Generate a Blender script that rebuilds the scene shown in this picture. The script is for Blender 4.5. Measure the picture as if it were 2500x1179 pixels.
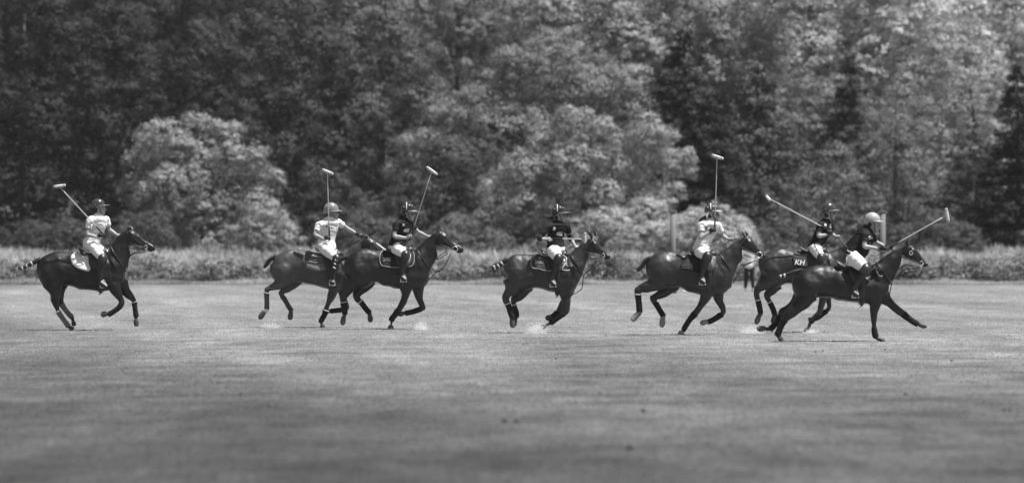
import bpy, bmesh, math, random
import numpy as np
from mathutils import Vector, Matrix
from mathutils.bvhtree import BVHTree
from mathutils import noise as mnoise
R = math.radians
def workdg():
    with bpy.context.temp_override(scene=WORK, view_layer=WORK.view_layers[0]): dg = bpy.context.evaluated_depsgraph_get()
    dg.update(); return dg
scene = bpy.context.scene
for o in list(bpy.data.objects): bpy.data.objects.remove(o)
COL = scene.collection
WORK = bpy.data.scenes.new('workbench')      # scratch scene in which modifiers are applied; removed at the end

# ------------------------------------------------------------ camera, world, sun, exposure
CAMH = 1.7
cam_d = bpy.data.cameras.new('camera'); cam = bpy.data.objects.new('camera', cam_d); COL.objects.link(cam)
cam.location = (0, 0, CAMH); cam.rotation_euler = (R(90), 0, 0)
cam_d.sensor_width = 36.0; cam_d.lens = 36.0 * 10400 / 2500
cam_d.clip_start = 1; cam_d.clip_end = 3000
cam_d.dof.use_dof = True; cam_d.dof.focus_distance = 79.0
cam_d.dof.aperture_fstop = cam_d.lens / 1000 / 0.095
scene.camera = cam
SUN = Vector((0.36, -0.10, 1.0)).normalized()
w = bpy.data.worlds.new("World"); scene.world = w; w.use_nodes = True
nt = w.node_tree; bg = nt.nodes['Background']
sky = nt.nodes.new('ShaderNodeTexSky'); sky.sky_type = 'NISHITA'; sky.sun_disc = False
sky.sun_elevation = math.asin(SUN.z); sky.sun_rotation = math.atan2(SUN.x, SUN.y)
bw = nt.nodes.new('ShaderNodeRGBToBW'); nt.links.new(sky.outputs[0], bw.inputs[0]); nt.links.new(bw.outputs[0], bg.inputs[0])
bg.inputs[1].default_value = 0.065
sd = bpy.data.lights.new('sun', 'SUN'); so = bpy.data.objects.new('sun', sd); COL.objects.link(so)
sd.energy = 5.0; sd.angle = R(0.5); sd.color = (1, 1, 1)
so.rotation_euler = SUN.to_track_quat('Z', 'Y').to_euler(); so.location = (20, 40, 60)
scene.view_settings.view_transform = 'Standard'; scene.view_settings.look = 'None'
scene.view_settings.exposure = 0.62; scene.view_settings.gamma = 1.0

# ------------------------------------------------------------ materials (the photograph is black and white)
def mat(name, v, rough=0.7, spec=0.4, var=0.0, vscale=6.0, bump=0.0, bscale=60.0, metallic=0.0, objcol=False, sheen=0.0, stretch=None):
    m = bpy.data.materials.new(name); m.use_nodes = True; t = m.node_tree; p = t.nodes['Principled BSDF']
    p.inputs['Roughness'].default_value = rough; p.inputs['Metallic'].default_value = metallic
    p.inputs['Specular IOR Level'].default_value = spec
    p.inputs['Sheen Weight'].default_value = sheen
    tc = t.nodes.new('ShaderNodeTexCoord')
    src = tc.outputs['Object']
    if stretch:
        mp = t.nodes.new('ShaderNodeMapping'); mp.inputs['Scale'].default_value = stretch
        t.links.new(src, mp.inputs[0]); src = mp.outputs[0]
    n = t.nodes.new('ShaderNodeTexNoise'); n.inputs['Scale'].default_value = vscale; n.inputs['Detail'].default_value = 5
    t.links.new(src, n.inputs[0])
    mr = t.nodes.new('ShaderNodeMapRange'); mr.inputs[1].default_value = 0.3; mr.inputs[2].default_value = 0.7
    mr.inputs[3].default_value = v * (1 - var); mr.inputs[4].default_value = v * (1 + var)
    t.links.new(n.outputs[0], mr.inputs[0]); t.links.new(mr.outputs[0], p.inputs['Base Color'])
    if bump:
        n2 = t.nodes.new('ShaderNodeTexNoise'); n2.inputs['Scale'].default_value = bscale; n2.inputs['Detail'].default_value = 4
        t.links.new(src, n2.inputs[0])
        b = t.nodes.new('ShaderNodeBump'); b.inputs['Strength'].default_value = bump; b.inputs['Distance'].default_value = 0.02
        t.links.new(n2.outputs[0], b.inputs['Height']); t.links.new(b.outputs[0], p.inputs['Normal'])
    return m
M = {}
M['coat_black'] = mat('coat_black', 0.006, 0.43, 0.5, 0.5, 4, 0.25, 9)
M['coat_dark'] = mat('coat_dark', 0.009, 0.43, 0.5, 0.5, 4, 0.25, 9)
M['coat_brown'] = mat('coat_brown', 0.020, 0.43, 0.5, 0.5, 3, 0.25, 9)
M['coat_bay'] = mat('coat_bay', 0.042, 0.43, 0.5, 0.5, 3, 0.25, 9)
M['hoof'] = mat('hoof', 0.06, 0.5, 0.4, 0.3, 12)
M['pale_hoof'] = mat('pale_hoof', 0.24, 0.5, 0.4, 0.3, 12)
M['dark_wrap'] = mat('dark_wrap', 0.018, 0.85, 0.2, 0.3, 10, 0.5, 40)
M['grey_wrap'] = mat('grey_wrap', 0.16, 0.85, 0.2, 0.2, 10, 0.5, 40)
M['mid_wrap'] = mat('mid_wrap', 0.07, 0.85, 0.2, 0.2, 10, 0.5, 40)
M['white'] = mat('white_tape', 0.62, 0.7, 0.3, 0.05, 8)
M['leather'] = mat('leather', 0.022, 0.38, 0.5, 0.3, 8)
M['saddle_leather'] = mat('saddle_leather', 0.035, 0.42, 0.5, 0.3, 8)
M['boot'] = mat('boot', 0.016, 0.28, 0.5, 0.3, 8, 0.3, 14)
M['metal'] = mat('metal', 0.7, 0.3, 0.5, 0.05, 8, metallic=0.8)
M['breeches'] = mat('breeches', 0.76, 0.85, 0.2, 0.05, 5, 0.55, 9, stretch=(1.6, 1, 0.7))
M['white_shirt'] = mat('white_shirt', 0.78, 0.85, 0.2, 0.05, 5, 0.9, 9, stretch=(0.7, 1, 1.6))
M['black_shirt'] = mat('black_shirt', 0.014, 0.8, 0.25, 0.3, 5, 0.9, 9)
M['skin'] = mat('skin', 0.34, 0.55, 0.4, 0.08, 8)
M['hair'] = mat('hair', 0.025, 0.5, 0.4, 0.4, 30)
M['helmet_black'] = mat('helmet_black', 0.02, 0.18, 0.6, 0.1, 8)
M['helmet_dark'] = mat('helmet_dark', 0.05, 0.22, 0.6, 0.1, 8)
M['helmet_mid'] = mat('helmet_mid', 0.2, 0.28, 0.5, 0.1, 8)
M['helmet_pale'] = mat('helmet_pale', 0.36, 0.35, 0.5, 0.08, 8)
M['brim_mid'] = mat('brim_mid', 0.22, 0.4, 0.5, 0.08, 8)
M['brim_pale'] = mat('brim_pale', 0.42, 0.4, 0.5, 0.08, 8)
M['glove'] = mat('glove', 0.02, 0.6, 0.3, 0.3, 20)
M['glass'] = mat('sunglass', 0.012, 0.1, 0.7)
M['cane'] = mat('cane', 0.48, 0.4, 0.4, 0.12, 20)
M['mallet_wood'] = mat('mallet_wood', 0.56, 0.45, 0.4, 0.1, 20)
M['grip'] = mat('grip', 0.02, 0.8, 0.2)
M['pad_white'] = mat('pad_white', 0.7, 0.9, 0.2, 0.05, 12, 0.4, 60)
M['pad_dark'] = mat('pad_dark', 0.028, 0.9, 0.2, 0.25, 40, 0.6, 60)
M['pad_mid'] = mat('pad_mid', 0.05, 0.9, 0.2, 0.3, 40, 0.6, 60)
M['pad_wool'] = mat('pad_wool', 0.2, 0.95, 0.2, 0.35, 40, 0.8, 60)
M['edge_pale'] = mat('edge_pale', 0.32, 0.8, 0.2)
M['mark_pale'] = mat('mark_pale', 0.6, 0.8, 0.2)
M['mark_grey'] = mat('mark_grey', 0.26, 0.8, 0.2)
M['post'] = mat('post', 0.17, 0.7, 0.3, 0.1, 3)
M['trouser'] = mat('trouser', 0.02, 0.8, 0.2)
M['bark'] = mat('bark', 0.10, 0.9, 0.2, 0.5, 3, 0.8, 12)
M['clod'] = mat('clod', 0.045, 0.95, 0.1, 0.4, 30, 0.5, 60)

def leafmat(name, v, rough=0.6, trans=0.16, spec=0.25):
    m = bpy.data.materials.new(name); m.use_nodes = True; t = m.node_tree; p = t.nodes['Principled BSDF']; out = t.nodes['Material Output']
    a = t.nodes.new('ShaderNodeAttribute'); a.attribute_name = 'tone'
    oi = t.nodes.new('ShaderNodeObjectInfo')
    sep = t.nodes.new('ShaderNodeRGBToBW'); t.links.new(oi.outputs['Color'], sep.inputs[0])
    m1 = t.nodes.new('ShaderNodeMath'); m1.operation = 'MULTIPLY'; t.links.new(a.outputs['Fac'], m1.inputs[0]); t.links.new(sep.outputs[0], m1.inputs[1])
    m2 = t.nodes.new('ShaderNodeMath'); m2.operation = 'MULTIPLY'; t.links.new(m1.outputs[0], m2.inputs[0]); m2.inputs[1].default_value = v
    t.links.new(m2.outputs[0], p.inputs['Base Color'])
    p.inputs['Roughness'].default_value = rough; p.inputs['Specular IOR Level'].default_value = spec
    tr = t.nodes.new('ShaderNodeBsdfTranslucent'); t.links.new(m2.outputs[0], tr.inputs[0])
    mx = t.nodes.new('ShaderNodeMixShader'); mx.inputs[0].default_value = trans
    t.links.new(p.outputs[0], mx.inputs[1]); t.links.new(tr.outputs[0], mx.inputs[2]); t.links.new(mx.outputs[0], out.inputs[0])
    return m
M['leaf'] = leafmat('leaf', 1.0)
M['needle'] = leafmat('needle', 1.0, 0.7, 0.15, 0.2)
M['weed'] = leafmat('weed', 1.0, 0.7, 0.35, 0.2)
M['dust'] = leafmat('dust', 0.85, 0.9, 0.5, 0.1)

# ------------------------------------------------------------ geometry helpers
def tagit(o, label=None, cat=None, group=None, kind=None):
    if label: o['label'] = label
    if cat: o['category'] = cat
    if group: o['group'] = group
    if kind: o['kind'] = kind
    return o
def empty(name, loc, label, cat, group=None):
    o = bpy.data.objects.new(name, None); COL.objects.link(o); o.location = loc; o.empty_display_size = 0.2
    return tagit(o, label, cat, group)
def wloc(o):
    v = Vector((0, 0, 0))
    while o is not None: v += o.location; o = o.parent
    return v
def catmull(P, sub):
    P = np.array(P, float); n = len(P)
    if n < 3: sub = max(sub, 2)
    out = []
    for i in range(n - 1):
        p0 = P[max(i - 1, 0)]; p1 = P[i]; p2 = P[i + 1]; p3 = P[min(i + 2, n - 1)]
        for k in range(sub):
            t = k / sub
            out.append(0.5 * ((2 * p1) + (-p0 + p2) * t + (2 * p0 - 5 * p1 + 4 * p2 - p3) * t * t + (-p0 + 3 * p1 - 3 * p2 + p3) * t ** 3))
    out.append(P[-1]); return np.array(out)
class Geo:
    def __init__(s): s.v = []; s.f = []
    def rings(s, rings, cap=True):
        b = len(s.v); n = len(rings[0])
        for r in rings: s.v.extend([tuple(q) for q in r])
        for i in range(len(rings) - 1):
            for j in range(n):
                a = b + i * n + j; c = b + i * n + (j + 1) % n
                s.f.append((a, c, c + n, a + n))
        if cap:
            s.f.append(tuple(b + j for j in range(n))[::-1]); s.f.append(tuple(b + (len(rings) - 1) * n + j for j in range(n)))
    def ribs(s, secs, n=16, sub=3, round_ends=True, inflate=0.0, egg=0.0, capk=0.6):
        """secs rows: ax, az, bx, bz, lateral, half width; a and b are the two outline points"""
        S = catmull(secs, sub); rr = []
        for q in S:
            ax, az, bx, bz, lat, hw = q; cx, cz = (ax + bx) / 2, (az + bz) / 2; hx, hz = (ax - bx) / 2, (az - bz) / 2
            L = math.hypot(hx, hz) + 1e-6; k = (L + inflate) / L; hx *= k; hz *= k; hw = max(hw + inflate, 0.004)
            rr.append((cx, cz, hx, hz, lat, hw))
        if round_ends:
            def endcap(r0, r1):
                cx, cz, hx, hz, lat, hw = r0; dx, dz, dl = cx - r1[0], cz - r1[1], lat - r1[4]
                L = math.sqrt(dx * dx + dz * dz + dl * dl) + 1e-6; e = min(math.hypot(hx, hz), hw) * capk
                dx, dz, dl = dx / L, dz / L, dl / L
                return [(cx + dx * e * a, cz + dz * e * a, hx * q, hz * q, lat + dl * e * a, hw * q) for a, q in ((0.5, 0.86), (0.85, 0.5), (1.0, 0.1))]
            rr = endcap(rr[0], rr[1])[::-1] + rr + endcap(rr[-1], rr[-2])
        rings = []
        for cx, cz, hx, hz, lat, hw in rr:
            rings.append([(cx + hx * math.cos(t), lat + hw * math.sin(t) * (1 - egg * math.cos(t)), cz + hz * math.cos(t)) for t in [2 * math.pi * j / n for j in range(n)]])
        s.rings(rings)
    def tube(s, pts, rad, n=8, sub=3, flat=1.0):
        pts = [tuple(p) for p in pts]
        if not hasattr(rad, '__len__'): rad = [rad] * len(pts)
        S = catmull([(*p, r) for p, r in zip(pts, rad)], sub) if len(pts) > 2 else np.array([(*p, r) for p, r in zip(pts, rad)])
        rings = []; up = None
        for i, q in enumerate(S):
            a = Vector(S[max(i - 1, 0)][:3]); b = Vector(S[min(i + 1, len(S) - 1)][:3]); d = (b - a)
            d = d.normalized() if d.length > 1e-9 else Vector((0, 0, 1))
            if up is None: up = Vector((0, 1, 0)) if abs(d.y) < 0.9 else Vector((1, 0, 0))
            e1 = (up - d * up.dot(d)).normalized(); up = e1; e2 = d.cross(e1)
            rings.append([Vector(q[:3]) + e1 * (q[3] * flat * math.cos(t)) + e2 * (q[3] * math.sin(t)) for t in [2 * math.pi * j / n for j in range(n)]])
        s.rings(rings)
    def ell(s, c, r, n=14, m=9, rot=None):
        rings = []
        for i in range(1, m):
            ph = math.pi * i / m
            ring = [Vector((r[0] * math.sin(ph) * math.cos(t), r[1] * math.sin(ph) * math.sin(t), r[2] * math.cos(ph))) for t in [2 * math.pi * j / n for j in range(n)]]
            if rot: ring = [rot @ q for q in ring]
            rings.append([q + Vector(c) for q in ring])
        s.rings(rings)
    def box(s, c, h, rot=None):
        b = len(s.v)
        for dx in (-1, 1):
            for dy in (-1, 1):
                for dz in (-1, 1):
                    q = Vector((dx * h[0], dy * h[1], dz * h[2]))
                    if rot: q = rot @ q
                    s.v.append(tuple(q + Vector(c)))
        for f in ((0, 1, 3, 2), (4, 6, 7, 5), (0, 4, 5, 1), (2, 3, 7, 6), (0, 2, 6, 4), (1, 5, 7, 3)): s.f.append(tuple(b + i for i in f))
    def build(s, name, m, parent=None, voxel=None, smooth=2, flat=False, loc=None):
        me = bpy.data.meshes.new(name)
        off = wloc(parent) if parent else Vector(loc or (0, 0, 0))
        me.from_pydata([tuple(Vector(q) - off) for q in s.v], [], s.f); me.update()
        bm = bmesh.new(); bm.from_mesh(me); bmesh.ops.recalc_face_normals(bm, faces=bm.faces); bm.to_mesh(me); bm.free()
        o = bpy.data.objects.new(name, me); COL.objects.link(o)
        if parent: o.parent = parent
        else: o.location = off
        if voxel:
            r = o.modifiers.new('r', 'REMESH'); r.mode = 'VOXEL'; r.voxel_size = voxel
            if smooth:
                k = o.modifiers.new('s', 'SMOOTH'); k.factor = 0.5; k.iterations = smooth
            WORK.collection.objects.link(o); dg = workdg(); me2 = bpy.data.meshes.new_from_object(o.evaluated_get(dg))
            WORK.collection.objects.unlink(o); o.modifiers.clear(); o.data = me2; bpy.data.meshes.remove(me); me = me2; me.name = name
        me.materials.clear(); me.materials.append(M[m] if isinstance(m, str) else m)
        if not flat: me.polygons.foreach_set('use_smooth', [True] * len(me.polygons))
        return o
def bvh_of(o):
    off = wloc(o); me = o.data
    return BVHTree.FromPolygons([tuple(v.co + off) for v in me.vertices], [tuple(p.vertices) for p in me.polygons])
def project(bvh, x, z, yc, side, off):
    """nearest body surface seen from one side of the body"""
    hit = bvh.ray_cast(Vector((x, yc + side * 3, z)), Vector((0, -side, 0)))
    if hit[0] is None:
        n = bvh.find_nearest(Vector((x, yc + side * 0.2, z))); q = n[0]; return Vector((x, q.y + side * off, z))
    return hit[0] + hit[1] * off
def drape(g, bvh, poly, yc, side, off, thick=0.008, rings=5, smooth=True):
    P = catmull(list(poly) + [poly[0]], 4)[:-1] if smooth else np.array(poly)
    cx, cz = P[:, 0].mean(), P[:, 1].mean(); n = len(P); top = []; 
    for k in range(rings, 0, -1):
        t = k / rings; top.append([project(bvh, cx + (p[0] - cx) * t, cz + (p[1] - cz) * t, yc, side, off) for p in P])
    b = len(g.v); D_ = Vector((0, -side * (off + thick), 0))
    g.v.extend([tuple(q + D_) for q in top[0]])
    for r in top: g.v.extend([tuple(q) for q in r])
    c = len(g.v); g.v.append(tuple(project(bvh, cx, cz, yc, side, off)))
    for i in range(rings):
        for j in range(n):
            a = b + i * n + j; d = b + i * n + (j + 1) % n; g.f.append((a, d, d + n, a + n))
    for j in range(n): g.f.append((b + rings * n + j, b + rings * n + (j + 1) % n, c))
    return P
def drape_line(g, bvh, pts, yc, side, off, r, sub=5, closed=False):
    P = catmull(list(pts) + ([pts[0]] if closed else []), sub)
    g.tube([project(bvh, p[0], p[1], yc, side, off) for p in P], r, n=6, sub=1)
def text_geo(txt, size, shear=0.0, bold=0.0):
    cu = bpy.data.curves.new('t', 'FONT'); cu.body = txt; cu.size = size; cu.shear = shear; cu.offset = bold
    cu.align_x = 'CENTER'; cu.align_y = 'CENTER'
    o = bpy.data.objects.new('t', cu); WORK.collection.objects.link(o)
    dg = workdg(); dg.update(); me = bpy.data.meshes.new_from_object(o.evaluated_get(dg))
    bm = bmesh.new(); bm.from_mesh(me); bmesh.ops.triangulate(bm, faces=bm.faces); bmesh.ops.subdivide_edges(bm, edges=bm.edges, cuts=1)
    v = [tuple(q.co) for q in bm.verts]; bm.verts.index_update(); f = [tuple(q.index for q in fc.verts) for fc in bm.faces]; bm.free()
    bpy.data.objects.remove(o); bpy.data.meshes.remove(me); bpy.data.curves.remove(cu)
    return v, f
def lettering(name, txt, bvh, cx, cz, yc, size, parent, m, ang=0.0, shear=0.0, bold=0.0, off=0.02):
    v, f = text_geo(txt, size, shear, bold); g = Geo(); ca, sa = math.cos(ang), math.sin(ang)
    for x, y, _ in v:
        X = cx + x * ca - y * sa; Z = cz + x * sa + y * ca
        g.v.append(tuple(project(bvh, X, Z, yc, -1, off)))
    g.f = f; return g.build(name, m, parent, flat=True)

# ------------------------------------------------------------ terrain
def wear(x, y):
    """how pale the sward is: mown swathes, hoof-worn tracks and a thicker dark patch in the near left"""
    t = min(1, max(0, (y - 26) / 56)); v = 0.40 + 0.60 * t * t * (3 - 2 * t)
    u = x * 0.985 + y * 0.174
    v *= 1 + 0.16 * mnoise.noise(Vector((u * 0.8, y * 0.012, 3))) + 0.12 * mnoise.noise(Vector((u * 2.6, y * 0.02, 9)))
    a = 0.30 if y < 60 else max(0.12, 0.30 - (y - 60) * 0.006)
    v *= 1 + a * mnoise.noise(Vector((x * 0.35, y * 0.2, 5))) + a * 1.2 * mnoise.noise(Vector((x * 0.9, y * 0.75, 8))) + a * 1.2 * mnoise.noise(Vector((x * 2.1, y * 2.3, 2)))
    b = float(np.interp(y, [28, 34.6, 42, 49, 63, 104, 150], [1.9, 0.83, 0.0, -1.65, -4.2, -12.4, -18])); q = 0.5 + 0.5 * math.tanh((x - b) / 1.0); v *= 0.74 + 0.26 * q
    d = (x - b - 0.35) / (0.3 + 0.006 * y); v *= 1 + 0.20 * math.exp(-d * d)
    for c0, c1, wd, am in ((-12.5, 0.10, 0.16, 0.16), (-3.0, 0.12, 0.2, 0.14), (9.0, 0.05, 0.25, 0.12)):
        d = (x - (c0 + (150 - y) * c1)) / (wd + y * 0.003); v *= 1 + am * math.exp(-d * d)
    return v
def field_mat():
    m = bpy.data.materials.new('mown_grass'); m.use_nodes = True; t = m.node_tree; p = t.nodes['Principled BSDF']
    p.inputs['Roughness'].default_value = 0.9; p.inputs['Specular IOR Level'].default_value = 0.1
    tc = t.nodes.new('ShaderNodeTexCoord')
    def noise(scale, st, detail=4, lo=0.3, hi=0.7, a=0.0, b=1.0, rot=0.0, dist=0.0):
        mp = t.nodes.new('ShaderNodeMapping'); mp.inputs['Scale'].default_value = st; mp.inputs['Rotation'].default_value = (0, 0, rot); t.links.new(tc.outputs['Object'], mp.inputs[0])
        n = t.nodes.new('ShaderNodeTexNoise'); n.inputs['Scale'].default_value = scale; n.inputs['Detail'].default_value = detail; n.inputs['Distortion'].default_value = dist
        t.links.new(mp.outputs[0], n.inputs[0])
        mr = t.nodes.new('ShaderNodeMapRange'); mr.inputs[1].default_value = lo; mr.inputs[2].default_value = hi; mr.inputs[3].default_value = a; mr.inputs[4].default_value = b
        t.links.new(n.outputs[0], mr.inputs[0]); return mr.outputs[0]
    def mul(a, b):
        x = t.nodes.new('ShaderNodeMath'); x.operation = 'MULTIPLY'; t.links.new(a, x.inputs[0])
        if isinstance(b, float): x.inputs[1].default_value = b
        else: t.links.new(b, x.inputs[1])
        return x.outputs[0]
    big = noise(0.16, (1, 0.5, 1), 4, 0.34, 0.66, 0.86, 1.10)
    streak = noise(1.6, (1, 0.16, 1), 6, 0.32, 0.68, 0.80, 1.18)
    fine = noise(6.0, (1, 0.10, 1), 5, 0.3, 0.7, 0.82, 1.18)
    grain = noise(26, (1, 0.06, 1), 4, 0.3, 0.7, 0.80, 1.20)
    # long sweeping pale tracks left by hooves and mowers
    track = noise(1.0, (0.55, 0.022, 1), 3, 0.42, 0.70, -0.25, 1.0, rot=R(-10), dist=0.4)
    trk = t.nodes.new('ShaderNodeMath'); trk.operation = 'MULTIPLY_ADD'; t.links.new(track, trk.inputs[0]); trk.inputs[1].default_value = 0.28; trk.inputs[2].default_value = 1.0
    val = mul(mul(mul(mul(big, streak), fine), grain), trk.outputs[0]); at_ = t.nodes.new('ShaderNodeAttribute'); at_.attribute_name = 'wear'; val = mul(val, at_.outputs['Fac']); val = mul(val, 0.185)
    t.links.new(val, p.inputs['Base Color'])
    b = t.nodes.new('ShaderNodeBump'); b.inputs['Strength'].default_value = 0.5; b.inputs['Distance'].default_value = 0.03
    t.links.new(grain, b.inputs['Height']); t.links.new(b.outputs[0], p.inputs['Normal'])
    return m
def ground_z(x, y):
    z = 0.0
    if y > 168: z += 0.55 * min(1, (y - 168) / 14) ** 1.2
    if y > 182: z += 0.35 * min(1, (y - 182) / 16)
    if y > 215: z += 0.16 * (y - 215) + 0.8 * math.sin(x * 0.06 + y * 0.03)* min(1, (y - 215) / 40)
    return z
def grid_sheet(name, xs, ys, m, label, zoff=0.0):
    g = Geo(); nx = len(xs)
    for y in ys:
        for x in xs: g.v.append((x, y, ground_z(x, y) + zoff))
    for j in range(len(ys) - 1):
        for i in range(nx - 1):
            a = j * nx + i; g.f.append((a, a + 1, a + 1 + nx, a + nx))
    o = g.build(name, m); o['kind'] = 'structure'; o['label'] = label; return o
mg = field_mat()
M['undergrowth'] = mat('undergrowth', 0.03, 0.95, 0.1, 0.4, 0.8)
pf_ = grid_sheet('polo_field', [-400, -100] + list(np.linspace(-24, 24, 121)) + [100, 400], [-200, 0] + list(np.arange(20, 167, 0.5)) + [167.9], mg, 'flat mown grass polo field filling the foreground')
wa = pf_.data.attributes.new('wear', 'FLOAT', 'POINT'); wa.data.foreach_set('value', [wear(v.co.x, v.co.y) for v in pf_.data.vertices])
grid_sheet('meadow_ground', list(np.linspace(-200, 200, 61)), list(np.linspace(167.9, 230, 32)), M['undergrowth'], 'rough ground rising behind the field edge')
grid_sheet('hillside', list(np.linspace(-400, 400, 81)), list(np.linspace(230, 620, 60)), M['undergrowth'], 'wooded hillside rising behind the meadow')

# ------------------------------------------------------------ foliage
def quads_mesh(name, C, N, U, sx, sy, tone, m):
    """C centres, N normals, U in-plane up vectors (n,3); leaf-shaped quads"""
    n = len(C); U = U - N * (U * N).sum(1)[:, None]; U /= np.linalg.norm(U, axis=1)[:, None] + 1e-9; W = np.cross(N, U)
    sx = np.broadcast_to(sx, (n,))[:, None]; sy = np.broadcast_to(sy, (n,))[:, None]
    V = np.empty((n, 4, 3), np.float32)
    V[:, 0] = C - U * sy; V[:, 1] = C + W * sx + U * sy * 0.1; V[:, 2] = C + U * sy; V[:, 3] = C - W * sx + U * sy * 0.1
    me = bpy.data.meshes.new(name); me.vertices.add(4 * n); me.vertices.foreach_set('co', V.ravel())
    me.loops.add(4 * n); me.loops.foreach_set('vertex_index', np.arange(4 * n, dtype=np.int32))
    me.polygons.add(n); me.polygons.foreach_set('loop_start', np.arange(0, 4 * n, 4, dtype=np.int32)); me.polygons.foreach_set('loop_total', np.full(n, 4, np.int32))
    at = me.attributes.new('tone', 'FLOAT', 'POINT'); at.data.foreach_set('value', np.repeat(tone, 4).astype(np.float32))
    me.materials.append(M[m]); me.update(calc_edges=True); return me
def rdir(rng, n):
    v = rng.normal(size=(n, 3)); return v / np.linalg.norm(v, axis=1)[:, None]
def leaf_cloud(name, lobes, seed, leaf=0.16, clump=0.55, dens=1.0, m='leaf', fill=0.72, tvar=0.28, flatten=0.95, low=-0.6, up=0.5):
    rng = np.random.default_rng(seed); CC = []; OUT = []
    L = np.array(lobes, float)
    for i, (x, y, z, rx, ry, rz) in enumerate(L):
        area = 4 * math.pi * ((rx * ry) ** 1.6 / 3 + (rx * rz) ** 1.6 / 3 + (ry * rz) ** 1.6 / 3) ** (1 / 1.6)
        n = max(4, int(area / (clump * clump) * 0.62))
        d = rdir(rng, n); d = d[d[:, 2] > low]; r = rng.uniform(fill, 1.05, len(d))
        P = np.array([x, y, z]) + d * r[:, None] * np.array([rx, ry, rz])
        keep = np.ones(len(P), bool)
        for j, q in enumerate(L):
            if j != i: keep &= ((((P - q[:3]) / q[3:]) ** 2).sum(1) > 0.5)
        CC.append(P[keep]); OUT.append(d[keep])
    CC = np.concatenate(CC); OUT = np.concatenate(OUT); nc = len(CC)
    per = max(5, int(9 * dens * (clump / leaf) ** 1.7 / 4)); ctone = rng.uniform(1 - tvar, 1 + tvar, nc); cr = clump * rng.uniform(0.55, 1.25, nc)
    idx = np.repeat(np.arange(nc), per); n = len(idx)
    d = rdir(rng, n); d[:, 2] = np.where(d[:, 2] < -0.15, -d[:, 2] * rng.uniform(0, 1, n), d[:, 2]); rad = cr[idx] * rng.uniform(0.35, 1.0, n) ** 0.5
    P = CC[idx] + d * rad[:, None] * np.array([1, 1, flatten])
    N = OUT[idx] * 0.85 + d * 0.7 + np.array([0, 0, 0.2]) + rng.normal(size=(n, 3)) * 0.28
    N /= np.linalg.norm(N, axis=1)[:, None]
    s = leaf * rng.uniform(0.55, 1.3, n)
    return quads_mesh(name, P, N, rng.normal(size=(n, 3)), s * 0.42, s * 0.62, ctone[idx] * rng.uniform(0.82, 1.18, n), m), CC
def branches(g, base, top, targets, r0, rng):
    base = Vector(base); top = Vector(top); mid = (base + top) / 2 + Vector((rng.normal() * 0.2, rng.normal() * 0.2, 0))
    g.tube([base + Vector((0, 0, -0.3)), base + Vector((0.05, 0, 0.4)), mid, top], [r0 * 1.3, r0, r0 * 0.7, r0 * 0.25], n=10)
    for t in targets:
        t = Vector(t); h = min(max((t.z - base.z) * rng.uniform(0.35, 0.6), 0.4), (top.z - base.z) * 0.9); k = h / (top.z - base.z)
        s = base.lerp(mid, min(1, 2 * k)) if k < 0.5 else mid.lerp(top, 2 * k - 1)
        g.tube([s, s.lerp(t, 0.5) + Vector((0, 0, 0.12 * (t - s).length)), t], [r0 * 0.26, r0 * 0.14, r0 * 0.04], n=6)
def round_lobes(rng, W, H, n=26, base=0.08, shape='dome'):
    """lobes of foliage carried at the limb ends of a crown W wide and H high"""
    L = [(0, 0, H * (base + 0.9) / 2, W * 0.26, W * 0.24, H * (1 - base) * 0.30)]; n = int(n * 1.9)
    lean = rng.uniform(-0.08, 0.08); ph = rng.uniform(0, 6.28)
    for i in range(n):
        t = (i + 0.5) / n; z = H * (base + (0.95 - base) * t)
        prof = math.sqrt(max(0.04, 1 - max(0, (t - 0.35) / 0.67) ** 2)) * (0.75 + 0.25 * min(1, t / 0.3))
        a = i * 2.399 + rng.uniform(-0.5, 0.5); prof *= 1 + 0.16 * math.sin(2 * a + ph + 3 * t) + rng.uniform(-0.14, 0.08); rr = W * 0.5 * prof; r = W * rng.uniform(0.07, 0.135)
        q = max(0, rr - r) * rng.uniform(0.85, 1.05)
        L.append((math.cos(a) * q + lean * z, math.sin(a) * q, z + rng.uniform(-0.3, 0.3), r * rng.uniform(1, 1.3), r, r * rng.uniform(0.75, 1.0)))
    return L
def shaped_lobes(major, px0, D, seed):
    """big limbs' worth of foliage (px, py, radius in photo pixels), each breaking into smaller sprays"""
    rng = np.random.default_rng(seed); L = []; S = 10400 / D; z0 = ground_z(at(px0, D), D)
    for px, py, r in major:
        x = (px - px0) / S; z = CAMH - (py - 589.5) / S - z0; rr_ = r / S; y = rng.uniform(-0.9, 0.9) * rr_ * 1.1
        L.append((x, y, z, rr_ * 0.8, rr_ * 0.8, rr_ * 0.7)); k = 16
        for i in range(k):
            d = rdir(rng, 1)[0]; d[2] = abs(d[2]) if rng.uniform() < 0.72 else d[2]; q = rr_ * rng.uniform(0.62, 0.95); r2 = rr_ * rng.uniform(0.26, 0.48)
            L.append((x + d[0] * q, y + d[1] * q, z + d[2] * q * 0.85, r2 * rng.uniform(1, 1.3), r2, r2 * rng.uniform(0.7, 1.0)))
    for px, py, r in major[::2]: L.append(((px - px0) / S, 0.0, CAMH - (py + r * 0.6 - 589.5) / S - z0, r / S, r / S * 0.8, r / S))
    return L
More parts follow.
